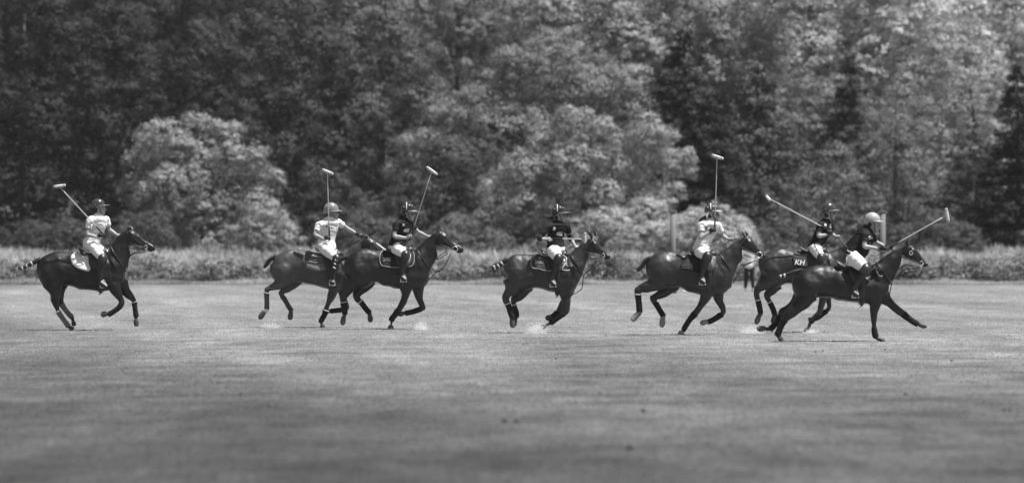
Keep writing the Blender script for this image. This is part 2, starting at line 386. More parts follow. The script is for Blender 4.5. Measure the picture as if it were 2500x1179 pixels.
def make_tree(name, x, y, W, H, seed, tone, label, cat='tree', leaf=0.16, clump=0.55, dens=1.0, n=26, base=0.08, shape='dome', group=None, low=-0.6, fill=0.72, trunk=None, kind='leaf', squash=0.9, major=None):
    rng = np.random.default_rng(seed); z0 = ground_z(x, y); root = empty(name, (x, y, z0), label, cat, group)
    L = round_lobes(rng, W, H, n, base, shape)
    L = [(a, b * squash, c, d, e, f) for a, b, c, d, e, f in L]
    if major: L = shaped_lobes(major, x * 10400 / y + 1250, y, seed)
    me, CC = leaf_cloud(name + '_crown', L, seed + 1, leaf * 0.52, clump * 0.70, dens * 1.25, kind, max(fill, 0.82), low=-0.75)
    c = bpy.data.objects.new('crown', me); COL.objects.link(c); c.parent = root; c.color = (tone, tone, tone, 1)
    g = Geo(); tg = [l[:3] for l in L[2::3]]
    tg = tg[::2]
    if major: tg = [t_ for t_ in tg[::6] if t_[2] > 1.5]
    branches(g, (0, 0, 0), (0, 0, H * 0.85), tg, trunk or W * 0.022 + 0.05, rng)
    t = g.build('trunk', 'bark'); t.parent = root
    return root
def make_conifer(name, x, y, W, H, seed, tone, label, group=None, dens=1.0, droop=0.3, cat='conifer', base=0.04):
    rng = np.random.default_rng(seed); z0 = ground_z(x, y); root = empty(name, (x, y, z0), label, cat, group)
    C, N, U, T, S = [], [], [], [], []; g = Geo()
    g.tube([(0, 0, -0.3), (0, 0, H * 0.5), (0, 0, H)], [W * 0.035, W * 0.02, 0.02], n=10)
    tiers = int(H / 0.42)
    for k in range(tiers):
        t = (k + rng.uniform(0, 0.6)) / tiers; z = H * (base + (1 - base) * t); rad = W * 0.5 * (1 - t) ** 0.8 + 0.15
        nb = int(7 + 6 * (1 - t))
        for j in range(nb):
            a = rng.uniform(0, 2 * math.pi); rl = rad * rng.uniform(0.6, 1.12); ct = rng.uniform(0.65, 1.35)
            d = np.array([math.cos(a), math.sin(a), 0]); m_ = max(10, int(rl * 26 * dens))
            s = rng.uniform(0.12, 1, m_) ** 0.8; pz = z - droop * rl * s ** 1.5 + 0.12 * rl * s ** 3
            side = rng.normal(size=m_) * 0.24 * (0.3 + rl * (1.1 - s) * 0.55)
            w_ = np.array([-d[1], d[0], 0])
            P = d * (rl * s)[:, None] + w_ * side[:, None]; P[:, 2] = pz + rng.normal(size=m_) * 0.11
            C.append(P); nn = np.tile([0, 0, 1.0], (m_, 1)) + rng.normal(size=(m_, 3)) * 0.55 + d * 0.25; N.append(nn / np.linalg.norm(nn, axis=1)[:, None])
            U.append(np.tile(d, (m_, 1)) + w_ * np.sign(side)[:, None] * 0.7 + np.array([0, 0, -0.3])); T.append(np.full(m_, ct) * rng.uniform(0.75, 1.25, m_)); S.append(rng.uniform(0.07, 0.15, m_))
            if j % 3 == 0 and rl > 0.8: g.tube([(0, 0, z), tuple(d * rl * 0.5 + np.array([0, 0, z - droop * rl * 0.3])), tuple(d * rl * 0.9 + np.array([0, 0, z - droop * rl * 0.8]))], [0.035, 0.02, 0.008], n=4, sub=2)
    C = np.concatenate(C); S = np.concatenate(S)
    me = quads_mesh(name + '_crown', C, np.concatenate(N), np.concatenate(U), S * 0.4, S, np.concatenate(T), 'needle')
    c = bpy.data.objects.new('crown', me); COL.objects.link(c); c.parent = root; c.color = (tone, tone, tone, 1)
    t = g.build('trunk', 'bark'); t.parent = root
    return root
def at(px, D): return (px - 1250) / 10400 * D
def topz(py, D, x=0.0): return CAMH - (py - 589.5) / 10400 * D - ground_z(x, D)
def T(kindf, name, px, D, wpx, top, seed, tone, label, **kw):
    x = at(px, D); return kindf(name, x, D, wpx / 10400 * D, topz(top, D, x), seed, tone, label, **kw)

# front trees and bushes, each told apart by what stands next to it
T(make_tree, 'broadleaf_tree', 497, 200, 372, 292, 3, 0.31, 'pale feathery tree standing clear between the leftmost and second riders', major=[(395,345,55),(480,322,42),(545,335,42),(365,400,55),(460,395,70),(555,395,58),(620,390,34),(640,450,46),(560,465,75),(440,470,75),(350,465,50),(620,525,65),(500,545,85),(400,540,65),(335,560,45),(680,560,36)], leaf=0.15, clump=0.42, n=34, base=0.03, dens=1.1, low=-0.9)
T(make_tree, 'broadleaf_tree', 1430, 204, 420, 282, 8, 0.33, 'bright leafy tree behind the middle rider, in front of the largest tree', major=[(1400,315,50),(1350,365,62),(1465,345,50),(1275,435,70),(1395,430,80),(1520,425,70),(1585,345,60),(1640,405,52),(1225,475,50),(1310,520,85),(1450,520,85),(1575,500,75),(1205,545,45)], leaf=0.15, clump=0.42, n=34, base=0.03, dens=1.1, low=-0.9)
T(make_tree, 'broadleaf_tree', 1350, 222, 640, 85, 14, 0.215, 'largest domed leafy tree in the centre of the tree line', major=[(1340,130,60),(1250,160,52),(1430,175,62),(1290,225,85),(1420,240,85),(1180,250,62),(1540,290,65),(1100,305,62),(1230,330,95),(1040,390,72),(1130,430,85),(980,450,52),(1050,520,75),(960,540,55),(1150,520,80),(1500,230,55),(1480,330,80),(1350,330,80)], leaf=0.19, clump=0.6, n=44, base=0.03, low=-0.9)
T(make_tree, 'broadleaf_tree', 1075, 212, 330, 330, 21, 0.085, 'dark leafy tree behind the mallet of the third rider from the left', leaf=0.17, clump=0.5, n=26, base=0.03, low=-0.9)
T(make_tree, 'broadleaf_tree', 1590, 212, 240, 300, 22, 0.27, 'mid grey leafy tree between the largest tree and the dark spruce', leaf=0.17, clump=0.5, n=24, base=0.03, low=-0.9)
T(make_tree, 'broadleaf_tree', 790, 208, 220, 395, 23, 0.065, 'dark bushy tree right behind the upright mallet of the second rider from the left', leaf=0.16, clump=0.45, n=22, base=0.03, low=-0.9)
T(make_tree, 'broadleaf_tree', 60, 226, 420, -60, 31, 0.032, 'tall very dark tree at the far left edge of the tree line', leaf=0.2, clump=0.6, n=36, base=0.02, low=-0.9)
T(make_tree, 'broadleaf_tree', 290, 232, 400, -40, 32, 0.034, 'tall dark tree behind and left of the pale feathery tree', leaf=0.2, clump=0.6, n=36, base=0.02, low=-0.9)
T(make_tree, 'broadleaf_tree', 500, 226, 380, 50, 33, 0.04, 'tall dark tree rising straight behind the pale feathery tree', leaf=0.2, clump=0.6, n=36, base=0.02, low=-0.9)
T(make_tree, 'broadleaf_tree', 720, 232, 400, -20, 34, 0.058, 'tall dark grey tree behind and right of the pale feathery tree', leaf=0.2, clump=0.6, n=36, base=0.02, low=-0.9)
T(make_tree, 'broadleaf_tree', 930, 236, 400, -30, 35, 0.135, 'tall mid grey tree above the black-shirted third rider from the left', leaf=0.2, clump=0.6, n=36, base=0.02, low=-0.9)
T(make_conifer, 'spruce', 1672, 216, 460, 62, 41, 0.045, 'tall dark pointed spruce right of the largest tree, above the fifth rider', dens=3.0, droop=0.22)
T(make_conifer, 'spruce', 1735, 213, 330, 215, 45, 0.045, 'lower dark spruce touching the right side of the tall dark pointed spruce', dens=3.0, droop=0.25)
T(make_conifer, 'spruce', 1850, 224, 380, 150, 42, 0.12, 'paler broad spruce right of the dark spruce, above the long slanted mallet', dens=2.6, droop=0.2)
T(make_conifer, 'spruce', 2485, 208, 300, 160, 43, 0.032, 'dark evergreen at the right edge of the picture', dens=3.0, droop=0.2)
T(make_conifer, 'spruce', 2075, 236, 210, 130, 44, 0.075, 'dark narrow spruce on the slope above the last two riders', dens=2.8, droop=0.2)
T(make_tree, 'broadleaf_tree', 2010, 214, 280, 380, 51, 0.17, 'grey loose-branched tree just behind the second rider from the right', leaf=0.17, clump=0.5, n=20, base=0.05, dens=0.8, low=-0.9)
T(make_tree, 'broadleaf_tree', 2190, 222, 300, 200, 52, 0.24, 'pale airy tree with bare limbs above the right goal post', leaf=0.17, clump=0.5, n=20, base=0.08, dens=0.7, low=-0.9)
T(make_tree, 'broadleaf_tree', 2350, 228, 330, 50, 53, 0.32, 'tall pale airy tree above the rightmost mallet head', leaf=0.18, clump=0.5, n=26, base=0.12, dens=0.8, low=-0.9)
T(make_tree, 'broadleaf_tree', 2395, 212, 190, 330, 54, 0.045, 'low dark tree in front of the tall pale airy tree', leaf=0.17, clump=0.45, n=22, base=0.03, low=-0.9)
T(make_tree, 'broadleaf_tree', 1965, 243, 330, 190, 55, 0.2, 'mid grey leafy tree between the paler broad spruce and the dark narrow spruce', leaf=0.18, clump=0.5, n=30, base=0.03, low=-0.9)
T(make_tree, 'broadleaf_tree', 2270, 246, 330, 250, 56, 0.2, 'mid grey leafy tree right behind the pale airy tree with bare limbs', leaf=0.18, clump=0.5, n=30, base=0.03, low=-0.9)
# bushes at the foot of the trees
BUSH = [(1560, 192, 380, 522, 0.42, 'bright bramble bush just left of the left goal post'),
        (1730, 191, 320, 528, 0.42, 'bright bramble bush behind the white-shirted rider under the dark spruce'),
        (1420, 190, 260, 545, 0.285, 'grey bramble bush behind the body of the middle rider'),
        (640, 194, 200, 520, 0.304, 'pale bush at the right foot of the pale feathery tree'),
        (900, 194, 260, 545, 0.095, 'dark low bush between the second and third riders'),
        (1120, 194, 260, 560, 0.144, 'dark grey low bush behind the third horse head'),
        (1950, 194, 260, 560, 0.108, 'dark low bush behind the second rider from the right'),
        (2280, 194, 300, 550, 0.081, 'dark low bush behind the rightmost horse head'),
        (120, 196, 300, 560, 0.061, 'dark low bush behind the leftmost rider'),
        (340, 194, 200, 545, 0.095, 'dark grey low bush at the left foot of the pale feathery tree')]
for i, (px, D, wp, top, tone, lab) in enumerate(BUSH):
    T(make_tree, 'bush', px, D, wp, top, 70 + i, tone, lab, cat='bush', leaf=0.12, clump=0.3, n=22, base=0.02, low=-0.9, trunk=0.03, group='bushes along the foot of the trees', squash=0.6)
# back rows on the hill: copies of four made trees, each with its own size, turn and tone
protos = []
ORD = ['first', 'second', 'third', 'fourth', 'fifth', 'sixth', 'seventh', 'eighth', 'ninth', 'tenth', 'eleventh', 'twelfth', 'thirteenth', 'fourteenth']
rr = np.random.default_rng(5)
rows = [('lower row', 258, 12, 210), ('middle row', 305, 13, 200), ('top row', 360, 14, 190)]
def tone_at(px):  # leaf tone by position; right-hand haze paleness is put into the leaf colour
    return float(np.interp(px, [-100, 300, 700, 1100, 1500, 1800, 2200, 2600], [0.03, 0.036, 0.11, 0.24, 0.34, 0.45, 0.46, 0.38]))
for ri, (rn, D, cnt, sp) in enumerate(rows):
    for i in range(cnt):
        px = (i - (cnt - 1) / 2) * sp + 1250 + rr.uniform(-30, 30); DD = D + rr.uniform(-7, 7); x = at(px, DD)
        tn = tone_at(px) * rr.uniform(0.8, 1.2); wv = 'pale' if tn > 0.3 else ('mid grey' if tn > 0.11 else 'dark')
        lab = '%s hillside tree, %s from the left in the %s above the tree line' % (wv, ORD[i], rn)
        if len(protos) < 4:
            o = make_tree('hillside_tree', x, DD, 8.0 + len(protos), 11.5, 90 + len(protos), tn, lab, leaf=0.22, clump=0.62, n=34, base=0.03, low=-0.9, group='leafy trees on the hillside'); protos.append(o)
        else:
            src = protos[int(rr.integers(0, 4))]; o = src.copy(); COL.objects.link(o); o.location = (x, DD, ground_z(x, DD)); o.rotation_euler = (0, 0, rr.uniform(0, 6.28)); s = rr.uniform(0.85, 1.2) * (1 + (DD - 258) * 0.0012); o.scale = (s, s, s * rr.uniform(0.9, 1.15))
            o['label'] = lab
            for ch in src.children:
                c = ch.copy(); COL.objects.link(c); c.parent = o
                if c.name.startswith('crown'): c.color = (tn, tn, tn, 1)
# far wood closing the top of the hill
L = []
rng = np.random.default_rng(77)
for i in range(190):
    px = rng.uniform(-500, 3000); D = rng.uniform(392, 480); x = at(px, D); r = rng.uniform(3, 5); L.append((x, D, ground_z(x, D) + rng.uniform(2, 7), r, r, r * 0.9))
me, _ = leaf_cloud('distant_wood', L, 78, 0.42, 1.2, 0.9)
o = bpy.data.objects.new('distant_wood', me); COL.objects.link(o); o.color = (0.24, 0.24, 0.24, 1)
tagit(o, 'far wood covering the top of the hillside as one mass of leaves', 'wood', kind='stuff')

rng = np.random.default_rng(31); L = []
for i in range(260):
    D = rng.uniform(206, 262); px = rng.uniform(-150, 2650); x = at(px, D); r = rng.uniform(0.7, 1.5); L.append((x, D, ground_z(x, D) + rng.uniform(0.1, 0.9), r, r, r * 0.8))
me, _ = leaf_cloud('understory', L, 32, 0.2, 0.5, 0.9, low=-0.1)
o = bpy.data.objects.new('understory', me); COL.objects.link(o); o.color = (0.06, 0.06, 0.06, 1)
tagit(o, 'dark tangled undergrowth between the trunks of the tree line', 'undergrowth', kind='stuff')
# short turf standing on the pitch, thick enough to show its grain at this low view
def turf(n, seed):
    rng = np.random.default_rng(seed); Y = np.where(rng.uniform(0, 1, n) < 0.65, np.sqrt(rng.uniform(29 ** 2, 167.5 ** 2, n)), rng.uniform(29, 110, n)); X = rng.uniform(-1, 1, n) * (0.1215 * Y + 0.6)
    H = rng.uniform(0.007, 0.023, n) * (1 + (Y > 110) * 0.3); C = np.stack([X, Y, H * 0.45], 1)
    U = np.stack([rng.normal(size=n) * 0.5, rng.normal(size=n) * 0.5, np.ones(n)], 1); N = np.stack([rng.normal(size=n) * 0.5, -0.25 - np.abs(rng.normal(size=n)) * 0.6, np.abs(rng.normal(size=n)) * 0.5 + 0.7], 1); N /= np.linalg.norm(N, axis=1)[:, None]
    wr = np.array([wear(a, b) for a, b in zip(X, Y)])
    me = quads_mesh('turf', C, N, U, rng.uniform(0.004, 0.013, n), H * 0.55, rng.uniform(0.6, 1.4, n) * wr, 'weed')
    o = bpy.data.objects.new('turf', me); COL.objects.link(o); o.color = (0.25, 0.25, 0.25, 1)
    tagit(o, 'short mown turf covering the polo field', 'grass', kind='stuff')
turf(480000, 61)
# hedge along the field edge
rng = np.random.default_rng(9); L = []
xs = np.arange(-26, 26, 0.42)
for x in xs:
    for k in range(2):
        h = 0.92 + 0.2 * math.sin(x * 0.7) + rng.uniform(-0.1, 0.16); r = rng.uniform(0.32, 0.5)
        L.append((x + rng.uniform(-.2, .2), 169.4 + k * 0.9 + rng.uniform(-.25, .25) + 0.3 * math.sin(x * 0.9), h * (0.45 if k == 0 else 0.72), r, r, r * rng.uniform(0.75, 1.1)))
me, CC = leaf_cloud('hedge', L, 10, 0.08, 0.20, 1.0, 'leaf', 0.7, tvar=0.3, low=-0.8)
tn = np.empty(len(me.vertices), np.float32); me.attributes['tone'].data.foreach_get('value', tn)
co = np.empty(len(me.vertices) * 3, np.float32); me.vertices.foreach_get('co', co); co = co.reshape(-1, 3)
patch = 0.5 + 0.5 * np.sin(co[:, 0] * 1.9 + 1.3 * np.sin(co[:, 0] * 0.6)) * np.sin(co[:, 0] * 0.77 + 2)
tn *= (0.28 + 1.35 * patch); me.attributes['tone'].data.foreach_set('value', tn)
o = bpy.data.objects.new('hedge', me); COL.objects.link(o); o.color = (0.165, 0.165, 0.165, 1)
tagit(o, 'long low leafy hedge along the far edge of the polo field', 'hedge')
# meadow of tall weeds between hedge and trees, and the fringe of longer grass at the pitch edge
def grass(name, n, x0, x1, y0, y1, hmin, hmax, wd, tone, seed, label, cat, zf=None):
    rng = np.random.default_rng(seed); X = rng.uniform(x0, x1, n); Y = rng.uniform(y0, y1, n)
    H = rng.uniform(hmin, hmax, n) * (0.75 + 0.35 * np.sin(X * 1.3 + np.sin(X * 0.4) * 2) * np.sin(Y * 0.7 + X * 0.3)); Z = np.array([ground_z(a, b) for a, b in zip(X, Y)])
    C = np.stack([X, Y, Z + H * 0.45], 1); U = np.stack([rng.normal(size=n) * 0.3, rng.normal(size=n) * 0.3, np.ones(n)], 1)
    N = np.stack([rng.normal(size=n) * 0.6, -np.abs(rng.normal(size=n)), 0.5 * np.abs(rng.normal(size=n)) + .35], 1); N /= np.linalg.norm(N, axis=1)[:, None]
    # lay the quad's long axis upright
    tone_ = rng.uniform(0.6, 1.4, n) * (1 + 0.25 * np.sin(X * 0.9 + Y * 0.25))
    me = quads_mesh(name, C, N, U, wd * rng.uniform(0.6, 1.4, n), H * 0.5, tone_, 'weed')
    o = bpy.data.objects.new(name, me); COL.objects.link(o); o.color = (tone, tone, tone, 1)
    return tagit(o, label, cat, kind='stuff')
grass('meadow_weeds', 70000, -27, 27, 171.5, 199, 0.45, 0.95, 0.03, 0.30, 12, 'pale tall weeds and grasses filling the meadow behind the hedge', 'weeds')
grass('edge_grass', 45000, -25, 25, 167.2, 169.3, 0.08, 0.34, 0.012, 0.28, 13, 'fringe of long grass along the foot of the hedge', 'grass')

# ------------------------------------------------------------ horses
def conv(f, D):
    ox, oy, s = f; S = 10400 / D
    return lambda u, v: ((ox + u / s - 1250) / S, CAMH - (oy + v / s - 589.5) / S)
def leg_secs(pts, D, f, lat):
    """pts u,v,width(u) -> outline sections; upper ones sit nearer the body centre line"""
    c = conv(f, D); k = 1 / f[2] / (10400 / D); P = [c(p[0], p[1]) for p in pts]; out = []
    for i, (x, z) in enumerate(P):
        a = P[max(i - 1, 0)]; b = P[min(i + 1, len(P) - 1)]; dx, dz = b[0] - a[0], b[1] - a[1]; L = math.hypot(dx, dz); nx, nz = -dz / L, dx / L
        h = pts[i][2] * k / 2 * (0.9 if i > 3 else 1.0); t = min(1, i / 3); hw = min(h * 0.85, 0.115)
        out.append((x + nx * h, z + nz * h, x - nx * h, z - nz * h, D + lat * (0.75 + 0.25 * t), hw))
    return out
HEAD = [  # t, top offset, depth, half width (fractions of head length)
    (0.02, 0.0, 0.30, 0.10), (0.10, 0.025, 0.38, 0.125), (0.22, 0.04, 0.43, 0.15), (0.34, 0.03, 0.41, 0.145), (0.45, 0.008, 0.335, 0.115), (0.56, -0.005, 0.265, 0.092),
    (0.68, -0.005, 0.222, 0.078), (0.80, 0.005, 0.215, 0.078), (0.90, 0.012, 0.225, 0.085), (0.97, -0.01, 0.20, 0.07), (1.01, -0.05, 0.13, 0.045)]
def horse(name, f, D, torso, neck, P, N, legs, tail, coat, label, wraps, ears=None, dscale=1.0, pad=None, padm='pad_dark', padedge=None, saddle=None, bit=None, tapes=(), socks=(), sockm='white', blaze=False, breast=True, girth=6.2, straps=(), hoofs='hoof', ring=False):
    c = conv(f, D); k = 1 / f[2] / (10400 / D)
    cx = c((torso[0][0] + torso[-1][0]) / 2, 0)[0]; root = empty(name, (cx, D, 0), label, 'horse', 'polo ponies galloping across the field')
    g = Geo()
    TS = []
    for i, r in enumerate(torso):
        fr_ = i / (len(torso) - 1); pf = float(np.interp(fr_, [0, 0.2, 0.36, 0.5, 0.66, 0.78, 0.9, 1], [1, 0.98, 0.80, 0.93, 1.0, 0.90, 0.95, 1]))
        TS.append((*c(r[0], r[1]), *c(r[2], r[3]), D, r[4] * 0.92 * pf))
    g.ribs(TS, n=28, egg=0.17, capk=0.3)
    NS = [(*c(r[0], r[1]), *c(r[2], r[3]), D, r[4]) for r in neck]; NS.append((*c(P[0] - (N[1] - P[1]) * 0.02, P[1]), *c(P[0] - (N[1] - P[1]) * 0.33 * dscale, P[1] + (N[0] - P[0]) * 0.36 * dscale), D, 0.075)); g.ribs(NS, n=18)
    p = Vector(c(*P)); q = Vector(c(*N)); a = (q - p); L = a.length; a.normalize(); n = Vector((a.y, -a.x)); HS = []
    for t, to, de, hw in HEAD:
        m = p + a * L * t; A = m - n * L * to; B = m + n * L * de * dscale; HS.append((A.x, A.y, B.x, B.y, D, hw * 0.62))
    g.ribs(HS, n=18)
    def hp(t, d): m = p + a * L * t + n * L * d * dscale; return m
    for s in (-1, 1):     # cheek, brow, nostril swellings
        m = hp(0.27, 0.27); g.ell((m.x, D + s * 0.055, m.y), (0.075, 0.035, 0.075))
        m = hp(0.235, 0.07); g.ell((m.x, D + s * 0.075, m.y), (0.035, 0.02, 0.025))
        m = hp(0.93, 0.05); g.ell((m.x, D + s * 0.04, m.y), (0.028, 0.018, 0.024))
    if ears:
        for i, (b0, tip) in enumerate(ears):
            s = -1 if i == 0 else 1; B0 = c(*b0); Tp = c(*tip); m = ((B0[0] + Tp[0]) / 2 - 0.005, (B0[1] + Tp[1]) / 2)
            g.tube([(B0[0], D + s * 0.05, B0[1]), (m[0], D + s * 0.065, m[1]), (Tp[0], D + s * 0.06, Tp[1])], [0.026, 0.028, 0.007], n=8, flat=0.7)
    LS = []
    for pts, hoof, lat, bd in legs:
        S = leg_secs(pts, D, f, lat); g.ribs(S, n=14); LS.append(S)
        # bony joints: hock or knee, and fetlock
        hind = pts[0][0] < (torso[0][0] + torso[-1][0]) / 2; kz = S[3]; jx, jz = (kz[0] + kz[2]) / 2, (kz[1] + kz[3]) / 2
        if hind: g.ell((jx - 0.022, kz[4], jz + 0.012), (0.042, 0.034, 0.045))
        else: g.ell((jx, kz[4], jz), (0.046, 0.040, 0.050))
        if len(S) > 6: fz = S[6]; g.ell(((fz[0] + fz[2]) / 2, fz[4], (fz[1] + fz[3]) / 2), (0.033, 0.032, 0.033))
    # shoulder, stifle and buttock masses
    def mass(u, v, ru, rv, lat, rl):
        x, z = c(u, v)
        for s in (-1, 1): g.ell((x, D + s * lat, z), (ru * k, rl, rv * k))
    t0 = torso[2]; mass(t0[0] + 20, (t0[1] * 0.42 + t0[3] * 0.58), 95, 120, 0.14, 0.115)
    t1 = torso[-3]; mass(t1[0] + 5, (t1[1] * 0.38 + t1[3] * 0.62), 70, 115, 0.12, 0.105)
    mass(torso[-4][0] + 15, torso[-4][1] * 0.62 + torso[-4][3] * 0.38, 48, 95, 0.14, 0.085)   # shoulder blade
    body = g.build('body', coat, root, voxel=0.015, smooth=4)
    bn = [v.normal.copy() for v in body.data.vertices]; nc_ = []
    for v, n_ in zip(body.data.vertices, bn):      # muscle relief
        q_ = v.co.copy(); d_ = mnoise.noise(q_ * 5.0 + Vector((D, 0, 0))) * 0.022 + mnoise.noise(q_ * 11.0) * 0.006
        nc_.extend(q_ + n_ * d_)
    body.data.vertices.foreach_set('co', nc_)
    body.data.update(); bv = bvh_of(body)
    for i, (pts, hoof, lat, bd) in enumerate(legs):
        h0, h1, hw = hoof; x0, z0 = c(*h0); x1, z1 = c(*h1); d = Vector((x1 - x0, z1 - z0)); dl = d.length; d.normalize(); nn = Vector((-d.y, d.x)); W = hw * k / 2
        g = Geo(); secs = []
        for t, ww in ((0, 0.78), (0.3, 0.92), (0.62, 1.0), (0.85, 0.80 if dl > 0.09 else 1.0), (1.0, 0.42 if dl > 0.09 else 0.95)):
            m = Vector((x0, z0)) + d * dl * t; secs.append((m.x + nn.x * W * ww, m.y + nn.y * W * ww, m.x - nn.x * W * ww, m.y - nn.y * W * ww, D + lat, max(0.02, 0.052 * (0.8 + 0.25 * t))))
        g.ribs(secs, n=14, sub=2, round_ends=False); g.build('hoof', hoofs, root)
        if i in socks:
            S = catmull(LS[i], 6); g = Geo(); g.ribs([tuple(r) for r in S[-9:]], n=14, sub=1, round_ends=False, inflate=0.004); g.build('white_sock', sockm, root)
        wm = wraps[i] if isinstance(wraps, (list, tuple)) else wraps
        if wm and bd:
            lo, hi, strap = bd; S = catmull(LS[i], 6); seg = S[int(lo * 6):int(hi * 6) + 1]; g = Geo()
            g.ribs([tuple(r) for r in seg], n=14, sub=1, round_ends=False, inflate=0.011)
            for q_ in range(1, len(seg) - 1, 2): pass
            bo = g.build('leg_wrap', wm, root)
            if strap:
                g = Geo(); g.ribs([tuple(r) for r in S[int(lo * 6):int(lo * 6) + 2]], n=14, sub=1, round_ends=False, inflate=0.017); g.build('tape', 'white', bo)
    # tail folded and taped
    g = Geo(); TP = [c(u, v) for u, v, w_ in tail]; TW = [w_ * k / 2 for u, v, w_ in tail]
    g.tube([(x, D, z) for x, z in TP], TW, n=10, sub=4); rngt = random.Random(int(D * 10))
    for j in range(40):
        i = rngt.randrange(1, len(TP)); t = rngt.random(); x = TP[i - 1][0] * (1 - t) + TP[i][0] * t; z = TP[i - 1][1] * (1 - t) + TP[i][1] * t; r = TW[i] * 0.9
        an = rngt.uniform(0, 6.28); y = D + math.cos(an) * r; zz = z + math.sin(an) * r
        g.tube([(x, y, zz), (x - 0.035, y + math.cos(an) * .008, zz + math.sin(an) * 0.012 - .004)], [0.006, 0.002], n=4)
    to = g.build('tail', 'hair', root)
    for t in tapes:
        i = int(t); ft = t - i; x = TP[i][0] * (1 - ft) + TP[i + 1][0] * ft; z = TP[i][1] * (1 - ft) + TP[i + 1][1] * ft; r = (TW[i] * (1 - ft) + TW[i + 1] * ft) * 1.12
        dx, dz = TP[i + 1][0] - TP[i][0], TP[i + 1][1] - TP[i][1]; l = math.hypot(dx, dz); dx, dz = dx / l * 0.013, dz / l * 0.013
        g = Geo(); g.tube([(x - dx, D, z - dz), (x + dx, D, z + dz)], [r, r], n=10); g.build('tape', 'white', to)
    # eyes
    for s in (-1, 1):
        m = hp(0.25, 0.105); g = Geo(); g.ell((m.x, D + s * 0.088, m.y), (0.017, 0.012, 0.014)); g.build('eye', 'glass', root)
    if blaze:
        g = Geo(); g.tube([(hp(t, -0.012).x, D - 0.02, hp(t, -0.012).y) for t in (0.3, 0.45, 0.6, 0.75, 0.85)], [0.012, 0.022, 0.022, 0.02, 0.01], n=8); g.build('blaze', 'mark_pale', root)
    # bridle
    g = Geo()
    def hring(t, r):
        S = catmull(HS, 10); q_ = S[min(int(t * 10), len(S) - 1)]; pts = []
        for j in range(17):
            th = 2 * math.pi * j / 16; ccx, ccz = (q_[0] + q_[2]) / 2, (q_[1] + q_[3]) / 2; hx, hz = (q_[0] - q_[2]) / 2 * 1.06, (q_[1] - q_[3]) / 2 * 1.06
            pts.append((ccx + hx * math.cos(th), D + (q_[5] + 0.008) * math.sin(th), ccz + hz * math.cos(th)))
        g.tube(pts, r, n=6, sub=1)
    hring(1.1, 0.011); hring(6.3, 0.014)
    for s in (-1, 1):
        A = hp(0.04, 0.04); B = hp(0.34, 0.16); C_ = hp(0.72, 0.16)
        g.tube([(A.x, D + s * 0.088, A.y), (B.x, D + s * 0.103, B.y), (C_.x, D + s * 0.062, C_.y)], 0.010, n=6)
        A = hp(0.02, 0.08); B = hp(0.16, 0.40); g.tube([(A.x, D + s * 0.085, A.y), (B.x, D + s * 0.05, B.y)], 0.009, n=6)
    br = g.build('bridle', 'leather', root)
    bm_ = hp(0.76, 0.17); g = Geo()
    if ring:
        for s in (-1, 1):
          g = Geo() if s == 1 else g
          g.tube([(bm_.x + 0.052 * math.cos(t), D + s * 0.085, bm_.y + 0.052 * math.sin(t)) for t in [2 * math.pi * j / 16 for j in range(17)]], 0.008, n=6, sub=1)
          if s == -1: g.build('bit_ring', 'metal', br)
    else:
        for s in (-1, 1):
          g = Geo() if s == 1 else g
          g.tube([(bm_.x + 0.028 * math.cos(t), D + s * 0.08, bm_.y + 0.038 * math.sin(t)) for t in [2 * math.pi * j / 12 for j in range(13)]], 0.006, n=6, sub=1)
          g.tube([(bm_.x + 0.028, D + s * 0.08, bm_.y), (bm_.x - 0.01, D + s * 0.08, bm_.y - 0.07)], 0.006, n=6)
          if s == -1: g.build('bit_ring', 'metal', br)
    g.build('bit_ring', 'metal', br)
    # girth and breastplate
    g = Geo(); S = catmull(TS, 6); i0 = int(girth * 6)
    def tring(SS, i, infl, wd):
        a0 = SS[i].copy(); b0 = SS[i].copy(); dx = wd / 2; a0[0] -= dx; a0[2] -= dx; b0[0] += dx; b0[2] += dx
        out = []
        for r in (a0, b0):
            out.append(tuple(r))
        return out
    g.ribs(tring(S, i0, 0, 0.09), n=24, sub=1, round_ends=False, inflate=0.03); 
    b0 = S[i0]; g.box((b0[2], D - 0.05, b0[3] - 0.035), (0.02, 0.02, 0.02)); g.tube([(b0[2], D - .05, b0[3] - .03), (b0[2] - 0.03, D - .05, b0[3] - .075)], [.008, .008], n=5)
    g.build('girth', 'leather', root)
    if breast:
        g = Geo(); S2 = catmull(NS, 8); q_ = S2[7]; pts = []
        for j in range(21):
            th = 2 * math.pi * j / 20; ccx, ccz = (q_[0] + q_[2]) / 2, (q_[1] + q_[3]) / 2; hx, hz = (q_[0] - q_[2]) / 2 * 1.03, (q_[1] - q_[3]) / 2 * 1.03
            pts.append((ccx + hx * math.cos(th), D + (q_[5] + 0.012) * math.sin(th), ccz + hz * math.cos(th)))
        g.tube(pts, 0.011, n=6, sub=1)
        for st in straps:
            P3 = [c(u, v) for u, v in st]; g.tube([(x, D - 0.035, z) for x, z in P3], 0.0095, n=6, sub=4)
        g.build('breastplate', 'leather', root)
    # saddle pad
    padbv = bv
    if pad:
        PW = [c(u, v) for u, v in pad]; g = Geo()
        for s in (-1, 1): drape(g, bv, PW, D, s, 0.016)
        po = g.build('saddle_pad', padm, root)
        if padedge:
            g = Geo(); drape_line(g, bv, PW, D, -1, 0.02, 0.008, closed=True); drape_line(g, bv, PW, D, 1, 0.02, 0.008, closed=True); g.build('binding', 'edge_pale', po)
    else: po = None
    sv = None
    if saddle:
        seat, flap = saddle; g = Geo(); SS = [(*c(r[0], r[1]), *c(r[2], r[3]), D, r[4]) for r in seat]; g.ribs(SS, n=16)
        for s in (-1, 1): drape(g, bv, [c(u, v) for u, v in flap], D, s, 0.034)
        sv = g.build('saddle', 'saddle_leather', root)
